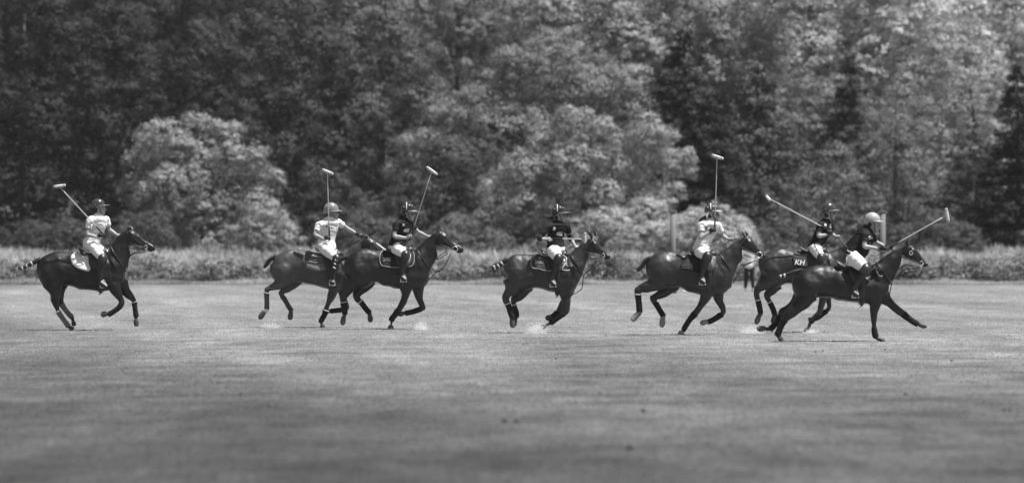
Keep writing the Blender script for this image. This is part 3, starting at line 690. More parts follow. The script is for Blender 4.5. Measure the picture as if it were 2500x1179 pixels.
    return dict(root=root, body=body, bv=bv, c=c, k=k, D=D, pad=po, saddle=sv, bit=(bm_.x, bm_.y), bridle=br, f=f)

# ------------------------------------------------------------ riders
def hand_geo(g, w, h, grip, infl=0.0):
    """w wrist, h knuckle centre, grip: unit direction of the thing held"""
    w = Vector(w); h = Vector(h); d = (h - w).normalized(); gr = Vector(grip).normalized(); gr = (gr - d * gr.dot(d)).normalized(); o = d.cross(gr)
    g.tube([w, w.lerp(h, 0.5), h], [0.026 + infl, 0.036 + infl, 0.034 + infl], n=10, flat=0.75)
    for i, L in enumerate((0.9, 1.0, 0.93, 0.75)):
        b = h + gr * (0.030 - 0.020 * i); r = 0.0092 + infl
        g.tube([b - d * 0.01, b + d * 0.028 * L + o * 0.008, b + d * 0.036 * L + o * 0.034 * L, b + d * 0.012 + o * 0.046 * L], [r, r, r * 0.9, r * 0.8], n=6)
    b = w.lerp(h, 0.45) + gr * 0.03
    g.tube([b, b + gr * 0.018 + d * 0.02 + o * 0.018, b + gr * 0.008 + d * 0.045 + o * 0.034], [0.012 + infl, 0.011 + infl, 0.008 + infl], n=6)
def crease(o, amp, f1, f2):
    me = o.data; nn = [v.normal.copy() for v in me.vertices]; out = []
    for v, n_ in zip(me.vertices, nn):
        q = v.co; w_ = mnoise.noise(Vector((q.x * 3, q.y * 3, q.z * 3))) * 1.2; d = (1 - 2 * abs(mnoise.noise(Vector((q.x * f1 * 0.6 + w_ + 7, q.y * f1 * 0.5, q.z * f2 + w_))))) * 0.5 - 0.3
        out.extend(q + n_ * d * amp)
    me.vertices.foreach_set('co', out); me.update()
HD = [(-0.118, 0.012, 0.068, 0.030), (-0.098, -0.012, 0.082, 0.046), (-0.065, -0.05, 0.088, 0.058), (-0.03, -0.078, 0.090, 0.066), (0.01, -0.094, 0.090, 0.073), (0.05, -0.096, 0.089, 0.075), (0.085, -0.08, 0.070, 0.065), (0.108, -0.045, 0.035, 0.035)]
def rider(name, label, H, fr, headc, helmet, torso, near, far, hip, knee, ankle, toe, legf, shirt, hm, bm_, pitch=0, yaw=-20, glove_n=True, glove_f=False, mallet=None, ponytail=None, stripe=False, glasses=True, strap=True, sleeve_n=0.45, sleeve_f=0.45, wid=(0.1, 0.06), elbow_pad=False, pads=0, marks=(), trd=0.13, group='polo players riding the ponies'):
    D = H['D']; c = conv(fr, D); cl = conv(legf, D); hx, hz = c(*hip)
    root = empty(name, (hx, D, hz - 0.1), label, 'person', group)
    def p3(cc, q, lat): x, z = cc(q[0], q[1]); return Vector((x, D + lat, z))
    NS_, NE, NW, NH = [p3(c, q, l) for q, l in zip(near, (-trd - 0.02, -trd - 0.10, -trd - 0.09, -trd - 0.08))]
    FS, FE, FW, FH = [p3(c, q, l) for q, l in zip(far, (trd, trd + 0.06, trd - 0.03, trd - 0.08))]
    hc = p3(c, headc, 0.0)
    rot = Matrix.Rotation(R(pitch), 3, 'Y') ; rz = Matrix.Rotation(R(yaw), 3, 'Z'); RR = rz @ rot
    TS = [(*c(r[0], r[1]), *c(r[2], r[3]), D, r[4] if len(r) > 4 else 0.13) for r in torso]
    legs = []
    for s in (-1, 1):
        A = p3(cl, H_(hip, fr, legf), s * 0.13); K = p3(cl, knee, s * 0.33); An = p3(cl, ankle, s * 0.37); To = p3(cl, toe, s * 0.39)
        if s == 1: K.x += 0.06; K.z += 0.03
        legs.append((A, K, An, To))
    def head_to(g, infl=0.0):
        rings = []
        for z, x0, x1, hw in HD:
            ring = []
            for j in range(16):
                t = 2 * math.pi * j / 16; cx_ = (x0 + x1) / 2; hx_ = (x1 - x0) / 2
                ring.append(hc + RR @ Vector((cx_ + hx_ * math.cos(t), hw * math.sin(t) * (1.0 - 0.22 * max(0, math.cos(t))), z)))
            rings.append(ring)
        g.rings(rings)
    # body
    g = Geo(); g.ribs(TS, n=20, inflate=-0.012)
    nb = Vector((TS[0][0] * 0.5 + TS[0][2] * 0.5, D, TS[0][1] * 0.5 + TS[0][3] * 0.5))
    g.tube([nb + Vector((0, 0, -0.06)), nb.lerp(hc, 0.45), hc + RR @ Vector((-0.03, 0, -0.04))], [0.062, 0.052, 0.055], n=12)
    head_to(g)
    g.tube([hc + RR @ Vector((0.082, 0, 0.018)), hc + RR @ Vector((0.102, 0, -0.012)), hc + RR @ Vector((0.115, 0, -0.03)), hc + RR @ Vector((0.092, 0, -0.04))], [0.010, 0.012, 0.014, 0.010], n=8)
    g.ell(hc + RR @ Vector((0.086, 0, -0.066)), (0.012, 0.024, 0.008), rot=RR); g.ell(hc + RR @ Vector((0.084, 0, -0.078)), (0.011, 0.02, 0.008), rot=RR)
    g.ell(hc + RR @ Vector((0.072, 0, -0.105)), (0.018, 0.022, 0.016), rot=RR)
    for s in (-1, 1):
        g.ell(hc + RR @ Vector((-0.005, s * 0.076, -0.012)), (0.017, 0.010, 0.03), rot=RR)
        g.ell(hc + RR @ Vector((0.05, s * 0.045, -0.03)), (0.03, 0.022, 0.022), rot=RR)
    for S_, E_, W_, Hn, gr in ((NS_, NE, NW, NH, mallet), (FS, FE, FW, FH, None)):
        g.tube([S_, S_.lerp(E_, 0.5), E_, E_.lerp(W_, 0.35), W_, W_.lerp(Hn, 0.4)], [0.055, 0.046, 0.038, 0.040, 0.027, 0.026], n=12)
        gd = (p3(c, mallet['top'], mallet.get('lat', -0.3)) - Hn) if gr else Vector((1, 0, -0.3))
        hand_geo(g, W_, Hn, gd)
    for A, K, An, To in legs:
        g.tube([A, A.lerp(K, 0.5), K, K.lerp(An, 0.3), An], [0.09, 0.085, 0.055, 0.055, 0.038], n=12); g.tube([An, To], [0.04, 0.03], n=10)
    body = g.build('body', 'skin', root, voxel=0.0095, smooth=2)
    # shirt with short sleeves
    g = Geo(); g.ribs(TS, n=22, inflate=0.004)
    for S_, E_, sl in ((NS_, NE, sleeve_n), (FS, FE, sleeve_f)):
        e = S_.lerp(E_, sl * 1.35); mid_ = Vector(((TS[1][0] + TS[1][2]) / 2, D, (TS[1][1] + TS[1][3]) / 2)); q = S_.lerp(mid_, 0.4)
        g.tube([q, S_, S_.lerp(e, 0.5), e], [0.07, 0.072, 0.066, 0.062], n=14)
    g.tube([nb + Vector((0, 0, -0.05)), nb.lerp(hc, 0.16)], [0.082, 0.068], n=14)
    sh = g.build('shirt', shirt, root, voxel=0.011, smooth=3); crease(sh, 0.012, 9, 20)
    # breeches
    kk = 1 / legf[2] / (10400 / D); g = Geo(); last = TS[-1]; pz = Vector(((last[0] + last[2]) / 2, D, (last[1] + last[3]) / 2))
    pr = (Vector((last[0], last[1])) - Vector((last[2], last[3]))).length / 2
    prev = TS[-2]; g.ribs([tuple(np.array(prev) * 0.15 + np.array(last) * 0.85), last, tuple(np.array(last) + np.array([0.0, -0.07, 0.0, -0.07, 0, 0.0]))], n=20, inflate=0.002, sub=2)
    for i, (A, K, An, To) in enumerate(legs):
        b = A + Vector((0, 0, -0.005)); g.tube([b, A.lerp(K, 0.35), A.lerp(K, 0.75), K.lerp(A, 0.02)], [wid[0] * 1.04, wid[0] * 1.0, (wid[0] + wid[1]) / 2, wid[1]], n=16)
    br_ = g.build('breeches', 'breeches', root, voxel=0.011, smooth=4); crease(br_, 0.007, 9, 16)
    # boots
    for i, (A, K, An, To) in enumerate(legs):
        g = Geo(); up = K.lerp(A, 0.10)
        g.tube([up, K, K.lerp(An, 0.3), K.lerp(An, 0.7), An], [wid[1] * 1.08, wid[1] * 1.12, 0.066, 0.050, 0.045], n=14)
        heel = An + (An - To).normalized() * 0.035 + Vector((0, 0, -0.05)); g.tube([heel, An + Vector((0.0, 0, -0.035)), An.lerp(To, 0.6) + Vector((0, 0, -0.03)), To + Vector((0, 0, -0.03))], [0.036, 0.045, 0.042, 0.030], n=12)
        bo = g.build('boot', 'boot', root, voxel=0.011, smooth=3)
        g = Geo(); s = -1 if i == 0 else 1; q0 = K.lerp(A, -0.02); q1 = K.lerp(A, 0.14)
        g.tube([K.lerp(An, 0.22), K, q1], [wid[1] * 1.16, wid[1] * 1.26, wid[1] * 1.14], n=14); kg = g.build('knee_guard', 'leather', root)
        if i == 0 and pads:
            for t in (0.08, 0.25, 0.42):
                m_ = K.lerp(An, t); g = Geo(); g.box(m_ + Vector((0.0, -0.082, 0)), (0.032, 0.006, 0.012), rot=Matrix.Rotation(R(32), 3, 'Y')); g.build('strap', 'white', kg)
        # stirrup, leather
        g = Geo(); fo = An.lerp(To, 0.45) + Vector((0, 0, -0.078)); yw = Matrix.Rotation(R(-18 * s), 3, 'Z')
        arch = [Vector((0.058 * math.cos(t), 0, max(0, 0.145 * math.sin(t)))) for t in [math.pi * j / 10 for j in range(11)]]
        g.tube([fo + yw @ a_ for a_ in arch], 0.0085, n=7, sub=2); g.box(fo, (0.062, 0.024, 0.008), rot=yw)
        if H['saddle']: st = g.build('stirrup', 'metal', H['saddle']); g = Geo(); g.tube([fo + Vector((0, 0, 0.14)), Vector((K.x - 0.03, D + s * 0.3, K.z - 0.05))], [0.011, 0.011], n=6, flat=0.4); g.build('stirrup_leather', 'leather', H['saddle'])
    # gloves, wrist bands
    for fl, W_, Hn, E_, mm in ((glove_n, NW, NH, NE, mallet), (glove_f, FW, FH, FE, None)):
        if fl:
            gd = (p3(c, mallet['top'], mallet.get('lat', -0.3)) - Hn) if mm else Vector((1, 0, -0.3))
            g = Geo(); hand_geo(g, W_.lerp(E_, 0.12), Hn, gd, 0.0025); g.build('glove', 'glove', root)
    if elbow_pad:
        for S_, E_, W_ in ((NS_, NE, NW), (FS, FE, FW)):
            g = Geo(); g.tube([E_.lerp(S_, 0.38), E_.lerp(S_, 0.08) , E_.lerp(W_, 0.12), E_.lerp(W_, 0.36)], [0.050, 0.056, 0.055, 0.045], n=12); g.build('elbow_pad', 'glove', root)
    # helmet
    hp3, rx, rz_, brimpt = helmet; HC = p3(c, hp3, 0); kx = 1 / fr[2] / (10400 / D); rx *= kx; rz_ *= kx; ry = rx * 0.86; bx, bz = c(*brimpt)
    g = Geo(); rings = []
    for i in range(1, 10):
        ph = math.pi * 0.5 * i / 9 + (0.0); rings.append([HC + rot @ Vector((rx * math.sin(ph) * math.cos(t), ry * math.sin(ph) * math.sin(t), rz_ * math.cos(ph))) for t in [2 * math.pi * j / 24 for j in range(24)]])
    low = [HC + rot @ Vector((rx * math.cos(t) * (0.99 if math.cos(t) > 0 else 1.0), ry * math.sin(t), -rz_ * (0.12 + 0.42 * max(0, -math.cos(t)) + 0.18 * (1 - abs(math.cos(t)))))) for t in [2 * math.pi * j / 24 for j in range(24)]]
    rings.append(low); rings.append([HC + (q - HC) * 0.93 for q in low]); rings.append([HC + (q - HC) * 0.90 + Vector((0, 0, rz_ * 0.3)) for q in low]); g.rings(rings)
    he = g.build('helmet', hm, root)
    g = Geo(); rgs = []; BL = math.hypot(bx - HC.x, 0) - rx; drop = HC.z - bz
    for j in range(25):
        t = -math.pi * 0.52 + j / 24 * math.pi * 1.04; k_ = max(0, math.cos(t)) ** 1.5; e = 0.006 + BL * k_
        d = Vector((math.cos(t), math.sin(t), 0)); base = HC + Vector((rx * 0.97 * d.x, ry * 0.97 * d.y, -rz_ * 0.10 - 0.10 * rz_ * (1 - k_))); tip = base + Vector((d.x * e, d.y * e, 0)) + Vector((0, 0, -max(0.0, drop - rz_ * 0.1) * k_))
        rgs.append([base + Vector((0, 0, 0.007)), tip + Vector((0, 0, 0.004)), tip + Vector((0, 0, -0.004)), base + Vector((0, 0, -0.007))])
    g.rings(rgs); g.build('brim', bm_, he)
    if stripe:
        g = Geo()
        for off in ((-0.012,) if stripe == 1 else (-0.012,)):
            pts = [HC + rot @ Vector((rx * 1.01 * -0.18, -ry * 1.015 * math.cos(t), rz_ * 1.015 * math.sin(t))) for t in [math.pi / 2 * j / 8 for j in range(-0, 9)]]
            g.tube(pts, 0.011, n=6, sub=1)
        for dx_, dz_ in ((0.25, 0.62), (0.6, 0.55), (-0.55, 0.4)):
            yy = -math.sqrt(max(0.02, 1 - dx_ ** 2 - dz_ ** 2)); g.ell(HC + Vector((rx * dx_, ry * yy, rz_ * dz_)), (0.012, 0.006, 0.012))
        g.build('stripe', 'mark_pale', he)
    else:
        g = Geo(); g.tube([HC + Vector((-rx * 0.5, -ry * 0.9, rz_ * 0.05)), HC + Vector((-rx * 0.4, -ry * 0.93, -rz_ * 0.05)), HC + Vector((-rx * 0.28, -ry * 0.95, rz_ * 0.08))], 0.004, n=5); g.build('emblem', 'mark_grey', he)
    if strap:
        g = Geo()
        for s in (-1, 1): g.tube([hc + RR @ Vector((0.0, s * 0.084, 0.03)), hc + RR @ Vector((0.03, s * 0.077, -0.05)), hc + RR @ Vector((0.05, s * 0.03, -0.118)), hc + RR @ Vector((0.052, 0, -0.126))], 0.0065, n=6)
        g.build('chin_strap', 'leather', he)
    if glasses:
        g = Geo()
        for s in (-1, 1): g.ell(hc + RR @ Vector((0.085, s * 0.034, 0.012)), (0.013, 0.032, 0.02), rot=RR)
        g.tube([hc + RR @ Vector((0.085, -0.06, 0.016)), hc + RR @ Vector((0.0, -0.084, 0.02))], 0.004, n=5); g.build('sunglasses', 'glass', root)
    else:
        for s in (-1, 1):
            g = Geo(); g.ell(hc + RR @ Vector((0.086, s * 0.034, 0.012)), (0.006, 0.013, 0.008), rot=RR); g.build('eye', 'glass', root)
    # hair under the helmet and tail
    g = Geo(); g.ell(hc + RR @ Vector((-0.06, 0, -0.03)), (0.055, 0.074, 0.062), rot=RR)
    if ponytail:
        pp = [p3(c, q, 0.01 * i - 0.02) for i, q in enumerate(ponytail)]; rn = random.Random(4)
        g.tube(pp, [0.035] + [0.030] * (len(pp) - 2) + [0.010], n=8)
        for j in range(14):
            o_ = Vector((rn.uniform(-.01, .01), rn.uniform(-.03, .03), rn.uniform(-.025, .025)))
            g.tube([pp[0] + o_ * 0.4] + [q + o_ * (1 + 0.5 * i) for i, q in enumerate(pp[1:])], [0.006] * (len(pp) - 1) + [0.002], n=4)
    g.build('hair', 'hair', root)
    bs = bvh_of(sh)
    for mk in marks:
        if mk[0] == 'text': lettering('lettering', mk[1], bs, *c(mk[2], mk[3]), D, mk[4], sh, mk[5], shear=0.1, bold=0.004, off=0.004)
        else:
            g = Geo(); x, z = c(mk[1], mk[2]); r = mk[3]; drape(g, bs, [(x + r * math.cos(t), z + r * 1.25 * math.sin(t)) for t in [2 * math.pi * j / 10 for j in range(10)]], D, -1, 0.006, 0.003, rings=2); g.build('badge', mk[4], sh)
    # belt line
    g = Geo(); q = np.array(last) * 0.8 + np.array(prev) * 0.2; 
    # mallet
    if mallet:
        lat = mallet.get('lat', -0.3); hd = NH + (NH - NW).normalized() * 0.02; top = p3(c, mallet['top'], lat); h0 = p3(c, mallet['head'][0], lat + mallet.get('hl', 0)); h1 = p3(c, mallet['head'][1], lat - mallet.get('hl', 0))
        d = (top - hd).normalized(); end = hd - d * 0.06
        mr_ = empty('polo_mallet', tuple(end), mallet['label'], 'mallet', 'polo mallets held by the players')
        g = Geo(); g.tube([end + d * 0.2, end.lerp(top, 0.5), top], [0.0115, 0.0105, 0.0095], n=8, sub=2); g.build('shaft', 'cane', mr_)
        g = Geo(); g.tube([end, end + d * 0.27], [0.0165, 0.0145], n=8); g.tube([end + d * 0.02, end + d * 0.02 + Vector((-0.03, -0.02, -0.06)), NW + Vector((0, -0.03, -0.03))], 0.006, n=5); g.build('grip', 'grip', mr_)
        g = Geo(); mid_ = (h0 + h1) / 2; ax = (h1 - h0); 
        g.tube([h0, h0.lerp(h1, 0.08), mid_, h1.lerp(h0, 0.1), h1], [0.020, 0.026, 0.029, 0.026, 0.018], n=12); g.build('mallet_head', 'mallet_wood', mr_)
        if mallet.get('bands', True):
            a_ = ax.normalized()
            for t in (0.12, 0.88): g = Geo(); m_ = h0.lerp(h1, t); g.tube([m_ - a_ * 0.008, m_ + a_ * 0.008], [0.030, 0.030], n=12); g.build('band', 'mark_grey', mr_)
    # reins from bit to the far hand
    g = Geo(); bx_, bz_ = H['bit']
    for s, dz in ((-1, 0), (-1, -0.02), (1, 0)):
        y = D + s * 0.12
        g.tube([(bx_, D + s * 0.085, bz_ + dz), ((bx_ + FH.x) / 2, y, (bz_ + FH.z) / 2 - 0.04 + dz), tuple(FH)], 0.0065, n=5)
    g.tube([tuple(FH), ((FH.x * 0.7 + hx * 0.3), FH.y - 0.03, FH.z - 0.12), (FH.x * 0.35 + hx * 0.65 + 0.08, D - 0.04, hz + 0.02)], 0.007, n=5)
    g.build('rein', 'leather', H['bridle'])
    return dict(root=root, breeches=br_, shirt=sh, c=c, cl=cl)
def H_(q, f1, f2):
    return ((f1[0] + q[0] / f1[2] - f2[0]) * f2[2], (f1[1] + q[1] / f1[2] - f2[1]) * f2[2])

# ---- horse 1 (leftmost)
f1 = (40, 540, 4.211); fr1 = (40, 430, 6.936)
h1 = horse('horse', f1, 81.3,
    [(222, 420, 226, 570, .12), (262, 368, 262, 640, .22), (330, 335, 330, 690, .28), (430, 315, 430, 665, .29), (530, 320, 530, 660, .28), (620, 330, 620, 692, .30), (720, 338, 720, 706, .30), (850, 340, 850, 716, .29), (950, 330, 950, 715, .26), (1040, 350, 1030, 700, .22), (1105, 430, 1095, 650, .15)],
    [(930, 320, 1110, 630, .2), (975, 245, 1130, 500, .14), (1020, 180, 1155, 400, .105), (1075, 125, 1178, 320, .09)],
    (1160, 72), (1432, 268),
    [([(370, 560, 240), (375, 650, 200), (410, 735, 125), (402, 812, 92), (425, 890, 62), (450, 950, 48), (500, 1020, 44), (540, 1075, 48), (556, 1092, 38)], ((556, 1088), (592, 1112), 50), -0.12, (4.6, 7.2, True)),
     ([(400, 560, 200), (440, 650, 180), (432, 740, 110), (440, 825, 80), (475, 880, 50), (520, 940, 46), (560, 985, 48), (576, 1025, 38)], ((576, 1030), (590, 1078), 50), 0.12, (3.5, 6.2, False)),
     ([(1000, 640, 150), (1035, 725, 110), (1075, 790, 72), (1090, 840, 60), (1055, 890, 48), (1000, 930, 46), (955, 955, 50), (935, 950, 40)], ((935, 945), (875, 965), 60), -0.11, (3.6, 6.2, False)),
     ([(1075, 640, 150), (1110, 715, 105), (1165, 775, 75), (1203, 815, 62), (1210, 860, 48), (1218, 920, 46), (1225, 975, 52), (1222, 1000, 42)], ((1220, 1008), (1234, 1082), 56), 0.11, (3.4, 6.3, True))],
    [(250, 395, 45), (205, 412, 52), (150, 442, 44), (105, 465, 38), (60, 485, 38), (20, 472, 26)], 'coat_black',
    'leftmost black horse with white saddle cloth and pale grey hind leg wraps', ['grey_wrap', 'grey_wrap', 'dark_wrap', 'dark_wrap'],
    ears=[((1185, 85), (1122, 42)), ((1200, 88), (1150, 38))],
    pad=[(605, 328), (572, 360), (572, 410), (600, 455), (660, 490), (755, 515), (775, 470), (770, 385), (760, 345), (680, 325)], padm='pad_white',
    saddle=([(635, 265, 650, 300, .13), (665, 275, 670, 345, .16), (730, 320, 735, 360, .14), (810, 320, 815, 350, .12), (880, 290, 885, 345, .10), (910, 290, 915, 340, .07)], [(740, 330), (770, 470), (850, 510), (930, 470), (930, 350), (850, 325)]),
    straps=[[(1330, 320), (1250, 330), (1180, 345), (1150, 420), (1140, 500)], [(1290, 305), (1220, 320), (1170, 360)]], tapes=(1.8, 2.9, 3.95), girth=7.3)
# monogram on the white cloth
g = Geo()
for pts in ([(610, 445), (650, 425), (700, 440), (660, 460), (615, 445)], [(640, 415), (680, 430), (705, 450)], [(625, 430), (690, 425)]): drape_line(g, h1['bv'], [h1['c'](*q) for q in pts], h1['D'], -1, 0.022, 0.0035)
g.build('monogram', 'mark_grey', h1['pad'])
r1 = rider('person', 'rider in white shirt and dark helmet on the leftmost horse', h1, fr1, (1425, 545),
    ((1385, 480), 112, 100, (1580, 468)),
    [(1300, 668, 1480, 668, .09), (1245, 710, 1530, 715, .13), (1235, 800, 1535, 810, .13), (1235, 900, 1500, 910, .12), (1205, 1000, 1460, 1010, .12), (1150, 1060, 1425, 1090, .13), (1125, 1130, 1410, 1160, .15)],
    [(1262, 745), (1222, 985), (1390, 1035), (1480, 1000)], [(1510, 735), (1560, 905), (1680, 985), (1725, 1010)],
    (1290, 1160), (905, 385), (880, 615), (950, 668), f1, 'white_shirt', 'helmet_dark', 'brim_mid', wid=(0.105, 0.07), glove_n=True, glasses=False, trd=0.13,
    mallet=dict(top=(765, 185), head=((665, 187), (865, 160)), lat=-0.35, label='pale wooden mallet sloping back behind the leftmost rider'), ponytail=[(1310, 590), (1270, 620), (1200, 690)], marks=(('badge', 1290, 780, 0.02, 'mark_grey'),))
# ---- horse 3 before horse 2 only in data; both stand apart in depth
f3 = (800, 540, 4.211); frc = (620, 400, 4.715); f2 = (620, 560, 4.536)
h2 = horse('horse', f2, 84.1,
    [(188, 380, 205, 530, .12), (240, 298, 245, 600, .2), (320, 247, 320, 620, .27), (420, 216, 430, 605, .28), (540, 221, 550, 585, .27), (660, 250, 660, 615, .28), (760, 280, 760, 645, .29), (860, 290, 860, 665, .28), (950, 290, 940, 662, .25), (1010, 310, 1000, 640, .2)],
    [(930, 290, 1080, 560, .2), (990, 262, 1130, 440, .14), (1060, 215, 1160, 350, .105), (1125, 155, 1200, 270, .09)],
    (1248, 80), (1530, 296),
    [([(300, 540, 200), (290, 600, 140), (215, 640, 92), (148, 668, 74), (145, 730, 50), (147, 800, 46), (145, 880, 52), (128, 915, 44)], ((122, 905), (62, 990), 62), -0.12, (3.6, 6.1, True)),
     ([(470, 540, 170), (410, 620, 115), (345, 672, 85), (300, 712, 68), (338, 780, 48), (385, 860, 46), (410, 900, 48), (405, 928, 40)], ((405, 915), (395, 1002), 60), 0.12, (3.6, 6.0, False)),
     ([(890, 640, 130), (860, 740, 90), (825, 820, 62), (802, 880, 66), (785, 940, 54), (760, 985, 52), (745, 1020, 50), (757, 1048, 36)], ((757, 1050), (768, 1096), 58), -0.11, (3.2, 6.2, True)),
     ([(960, 640, 120), (985, 740, 85), (1010, 820, 65), (1015, 875, 60), (960, 892, 50), (900, 898, 48), (850, 905, 48), (830, 908, 40)], ((832, 908), (785, 905), 54), 0.11, (3.6, 6.2, False))],
    [(250, 295, 40), (205, 320, 46), (165, 350, 48), (140, 390, 44), (110, 425, 30)], 'coat_bay',
    'brown horse with fringed woollen saddle blanket and white pasterns, partly behind a darker horse', ['mid_wrap', 'mid_wrap', 'dark_wrap', 'dark_wrap'], ears=[((1262, 90), (1225, 62)), ((1275, 92), (1248, 60))],
    pad=[(655, 270), (630, 310), (605, 370), (590, 415), (640, 430), (700, 455), (760, 455), (800, 425), (785, 350), (770, 285)], padm='pad_wool',
    saddle=([(670, 195, 690, 245, .12), (710, 235, 720, 290, .15), (780, 265, 785, 300, .14), (860, 265, 865, 300, .12), (930, 240, 935, 300, .10), (960, 240, 965, 300, .07)], [(770, 280), (780, 400), (850, 480), (940, 430), (950, 320), (860, 280)]),
    breast=True, tapes=(), girth=7.0, socks=(0, 1), blaze=True)
g = Geo()
for zz in (325, 348, 372): drape_line(g, h2['bv'], [h2['c'](625 - (zz - 325) * .35, zz - 10), h2['c'](700, zz + 6), h2['c'](778, zz)], h2['D'], -1, 0.022, 0.006)
g.build('stripe', 'dark_wrap', h2['pad'])
g = Geo()
for i in range(26):
    u = 590 + i * 8.3; v = 395 + 38 * math.sin(i / 25 * math.pi * 0.75); drape_line(g, h2['bv'], [h2['c'](u + 8, v - 10), h2['c'](u + 4, v + 8), h2['c'](u + random.Random(i).uniform(-6, 6), v + 26)], h2['D'], -1, 0.022, 0.006, sub=2)
g.build('fringe', 'mark_grey', h2['pad'])
r2 = rider('person', 'rider in white shirt and grey helmet reaching one bare arm to the reins', h2, frc, (915, 572),
    ((888, 530), 88, 88, (1015, 532)),
    [(815, 628, 950, 628, .08), (755, 672, 985, 665, .12), (735, 745, 965, 755, .12), (745, 830, 940, 835, .11), (735, 890, 930, 890, .12), (715, 940, 945, 945, .14)],
    [(752, 705), (708, 815), (815, 872), (862, 852)], [(962, 668), (1070, 742), (1175, 800), (1225, 828)],
    (800, 960), (925, 325), (868, 560), (885, 590), f2, 'white_shirt', 'helmet_mid', 'brim_pale', wid=(0.115, 0.072), glove_n=True, glove_f=True, glasses=False, pads=1, trd=0.13,
    mallet=dict(top=(852, 105), head=((795, 70), (918, 122)), lat=-0.3, hl=0.05, label='pale mallet held upright by the second rider from the left'), marks=(('badge', 842, 715, 0.028, 'mark_grey'),))
h3 = horse('horse', f3, 82.5,
    [(182, 410, 190, 560, .13), (228, 345, 225, 650, .22), (310, 297, 300, 700, .28), (400, 288, 400, 690, .29), (490, 297, 490, 625, .28), (600, 310, 590, 665, .29), (700, 320, 700, 690, .3), (800, 320, 800, 702, .3), (890, 315, 890, 702, .27), (970, 355, 970, 690, .22), (1030, 430, 1020, 640, .15)],
    [(870, 322, 1030, 620, .2), (920, 278, 1060, 490, .14), (985, 210, 1105, 410, .105), (1050, 150, 1130, 345, .09)],
    (1145, 92), (1405, 288),
    [([(250, 600, 220), (200, 700, 135), (165, 765, 92), (163, 810, 72), (168, 850, 64), (176, 905, 60), (178, 955, 50), (168, 985, 40)], ((168, 978), (154, 1066), 56), -0.12, (3.6, 6.1, True)),
     ([(400, 600, 200), (360, 690, 120), (290, 755, 82), (300, 800, 66), (345, 840, 54), (390, 900, 52), (428, 945, 52), (430, 968, 40)], ((430, 962), (440, 1038), 56), 0.12, (3.8, 6.1, True)),
     ([(810, 660, 150), (800, 760, 88), (765, 850, 62), (735, 905, 64), (690, 965, 54), (660, 1005, 56), (658, 1045, 36), (655, 1065, 36)], ((656, 1066), (646, 1108), 60), -0.11, (3.3, 5.6, False)),
     ([(925, 660, 140), (932, 760, 90), (960, 835, 66), (972, 890, 62), (920, 915, 52), (855, 935, 48), (795, 945, 50), (775, 948, 40)], ((778, 948), (722, 958), 56), 0.11, (3.6, 6.1, False))],
    [(222, 372, 34), (180, 372, 40), (130, 400, 40), (90, 440, 30)], 'coat_dark',
    'dark horse third from the left with bordered saddle cloth, overlapping the brown horse behind', 'dark_wrap', ears=[((1140, 108), (1102, 58)), ((1170, 102), (1152, 55))],
    pad=[(565, 308), (542, 350), (540, 410), (560, 455), (600, 465), (700, 476), (790, 470), (870, 455), (893, 380), (880, 320), (750, 312)], padm='pad_dark', padedge=True,
    saddle=([(590, 262, 605, 300, .13), (620, 280, 625, 325, .16), (690, 300, 695, 335, .14), (770, 300, 775, 335, .12), (840, 260, 845, 330, .10), (870, 262, 875, 330, .07)], [(690, 320), (720, 440), (800, 480), (850, 440), (860, 340), (780, 315)]),
    straps=[[(1265, 330), (1225, 420), (1180, 490), (1130, 515), (1080, 560), (1010, 640), (960, 718)], [(1230, 310), (1160, 350), (1120, 390)], [(1240, 325), (1160, 380), (1122, 392)], [(1070, 480), (1110, 520), (1160, 512)]], tapes=(), girth=6.7, ring=True)
def scroll(h, u, v, s=1.0):
    g = Geo(); cc = h['c']; D = h['D']
    P = lambda a: [cc(u + x * s, v + y * s) for x, y in a]
    drape_line(g, h['bv'], P([(14 * math.cos(t), 14 * math.sin(t)) for t in [2 * math.pi * j / 10 for j in range(10)]]), D, -1, 0.024, 0.0045, closed=True)
    for q in ([(-40, -14), (-20, -12), (-16, 0), (-22, 12), (-40, 16)], [(40, -14), (20, -12), (16, 0), (22, 12), (40, 16)], [(4, -8), (-4, -2), (4, 4), (-4, 9)], [(-34, 0), (-20, 2)], [(34, 0), (20, 2)]): drape_line(g, h['bv'], P(q), D, -1, 0.024, 0.0045)
    g.build('emblem', 'mark_pale', h['pad'])
scroll(h3, 615, 398)
r3 = rider('person', 'rider in black shirt holding a mallet tilted up and forward', h3, frc, (1790, 588),
    ((1772, 528), 80, 80, (1890, 552)),
    [(1665, 625, 1790, 640, .08), (1615, 670, 1820, 690, .12), (1600, 750, 1815, 760, .12), (1585, 820, 1775, 835, .11), (1570, 870, 1745, 890, .12), (1545, 935, 1750, 950, .14)],
    [(1640, 695), (1620, 835), (1750, 852), (1800, 835)], [(1800, 695), (1890, 785), (1975, 825), (2018, 845)],
    (1630, 965), (805, 345), (765, 560), (808, 600), f3, 'black_shirt', 'helmet_black', 'brim_mid', wid=(0.11, 0.072), stripe=1, glove_n=False, trd=0.13,
    mallet=dict(top=(2050, 90), head=((1992, 42), (2115, 130)), lat=-0.3, label='pale mallet tilted up and forward by the third rider from the left'), ponytail=[(1700, 585), (1680, 610), (1672, 640)],
    marks=(('text', '4IE', 1752, 772, 0.085, 'mark_pale'), ('badge', 1722, 705, 0.022, 'mark_pale')))
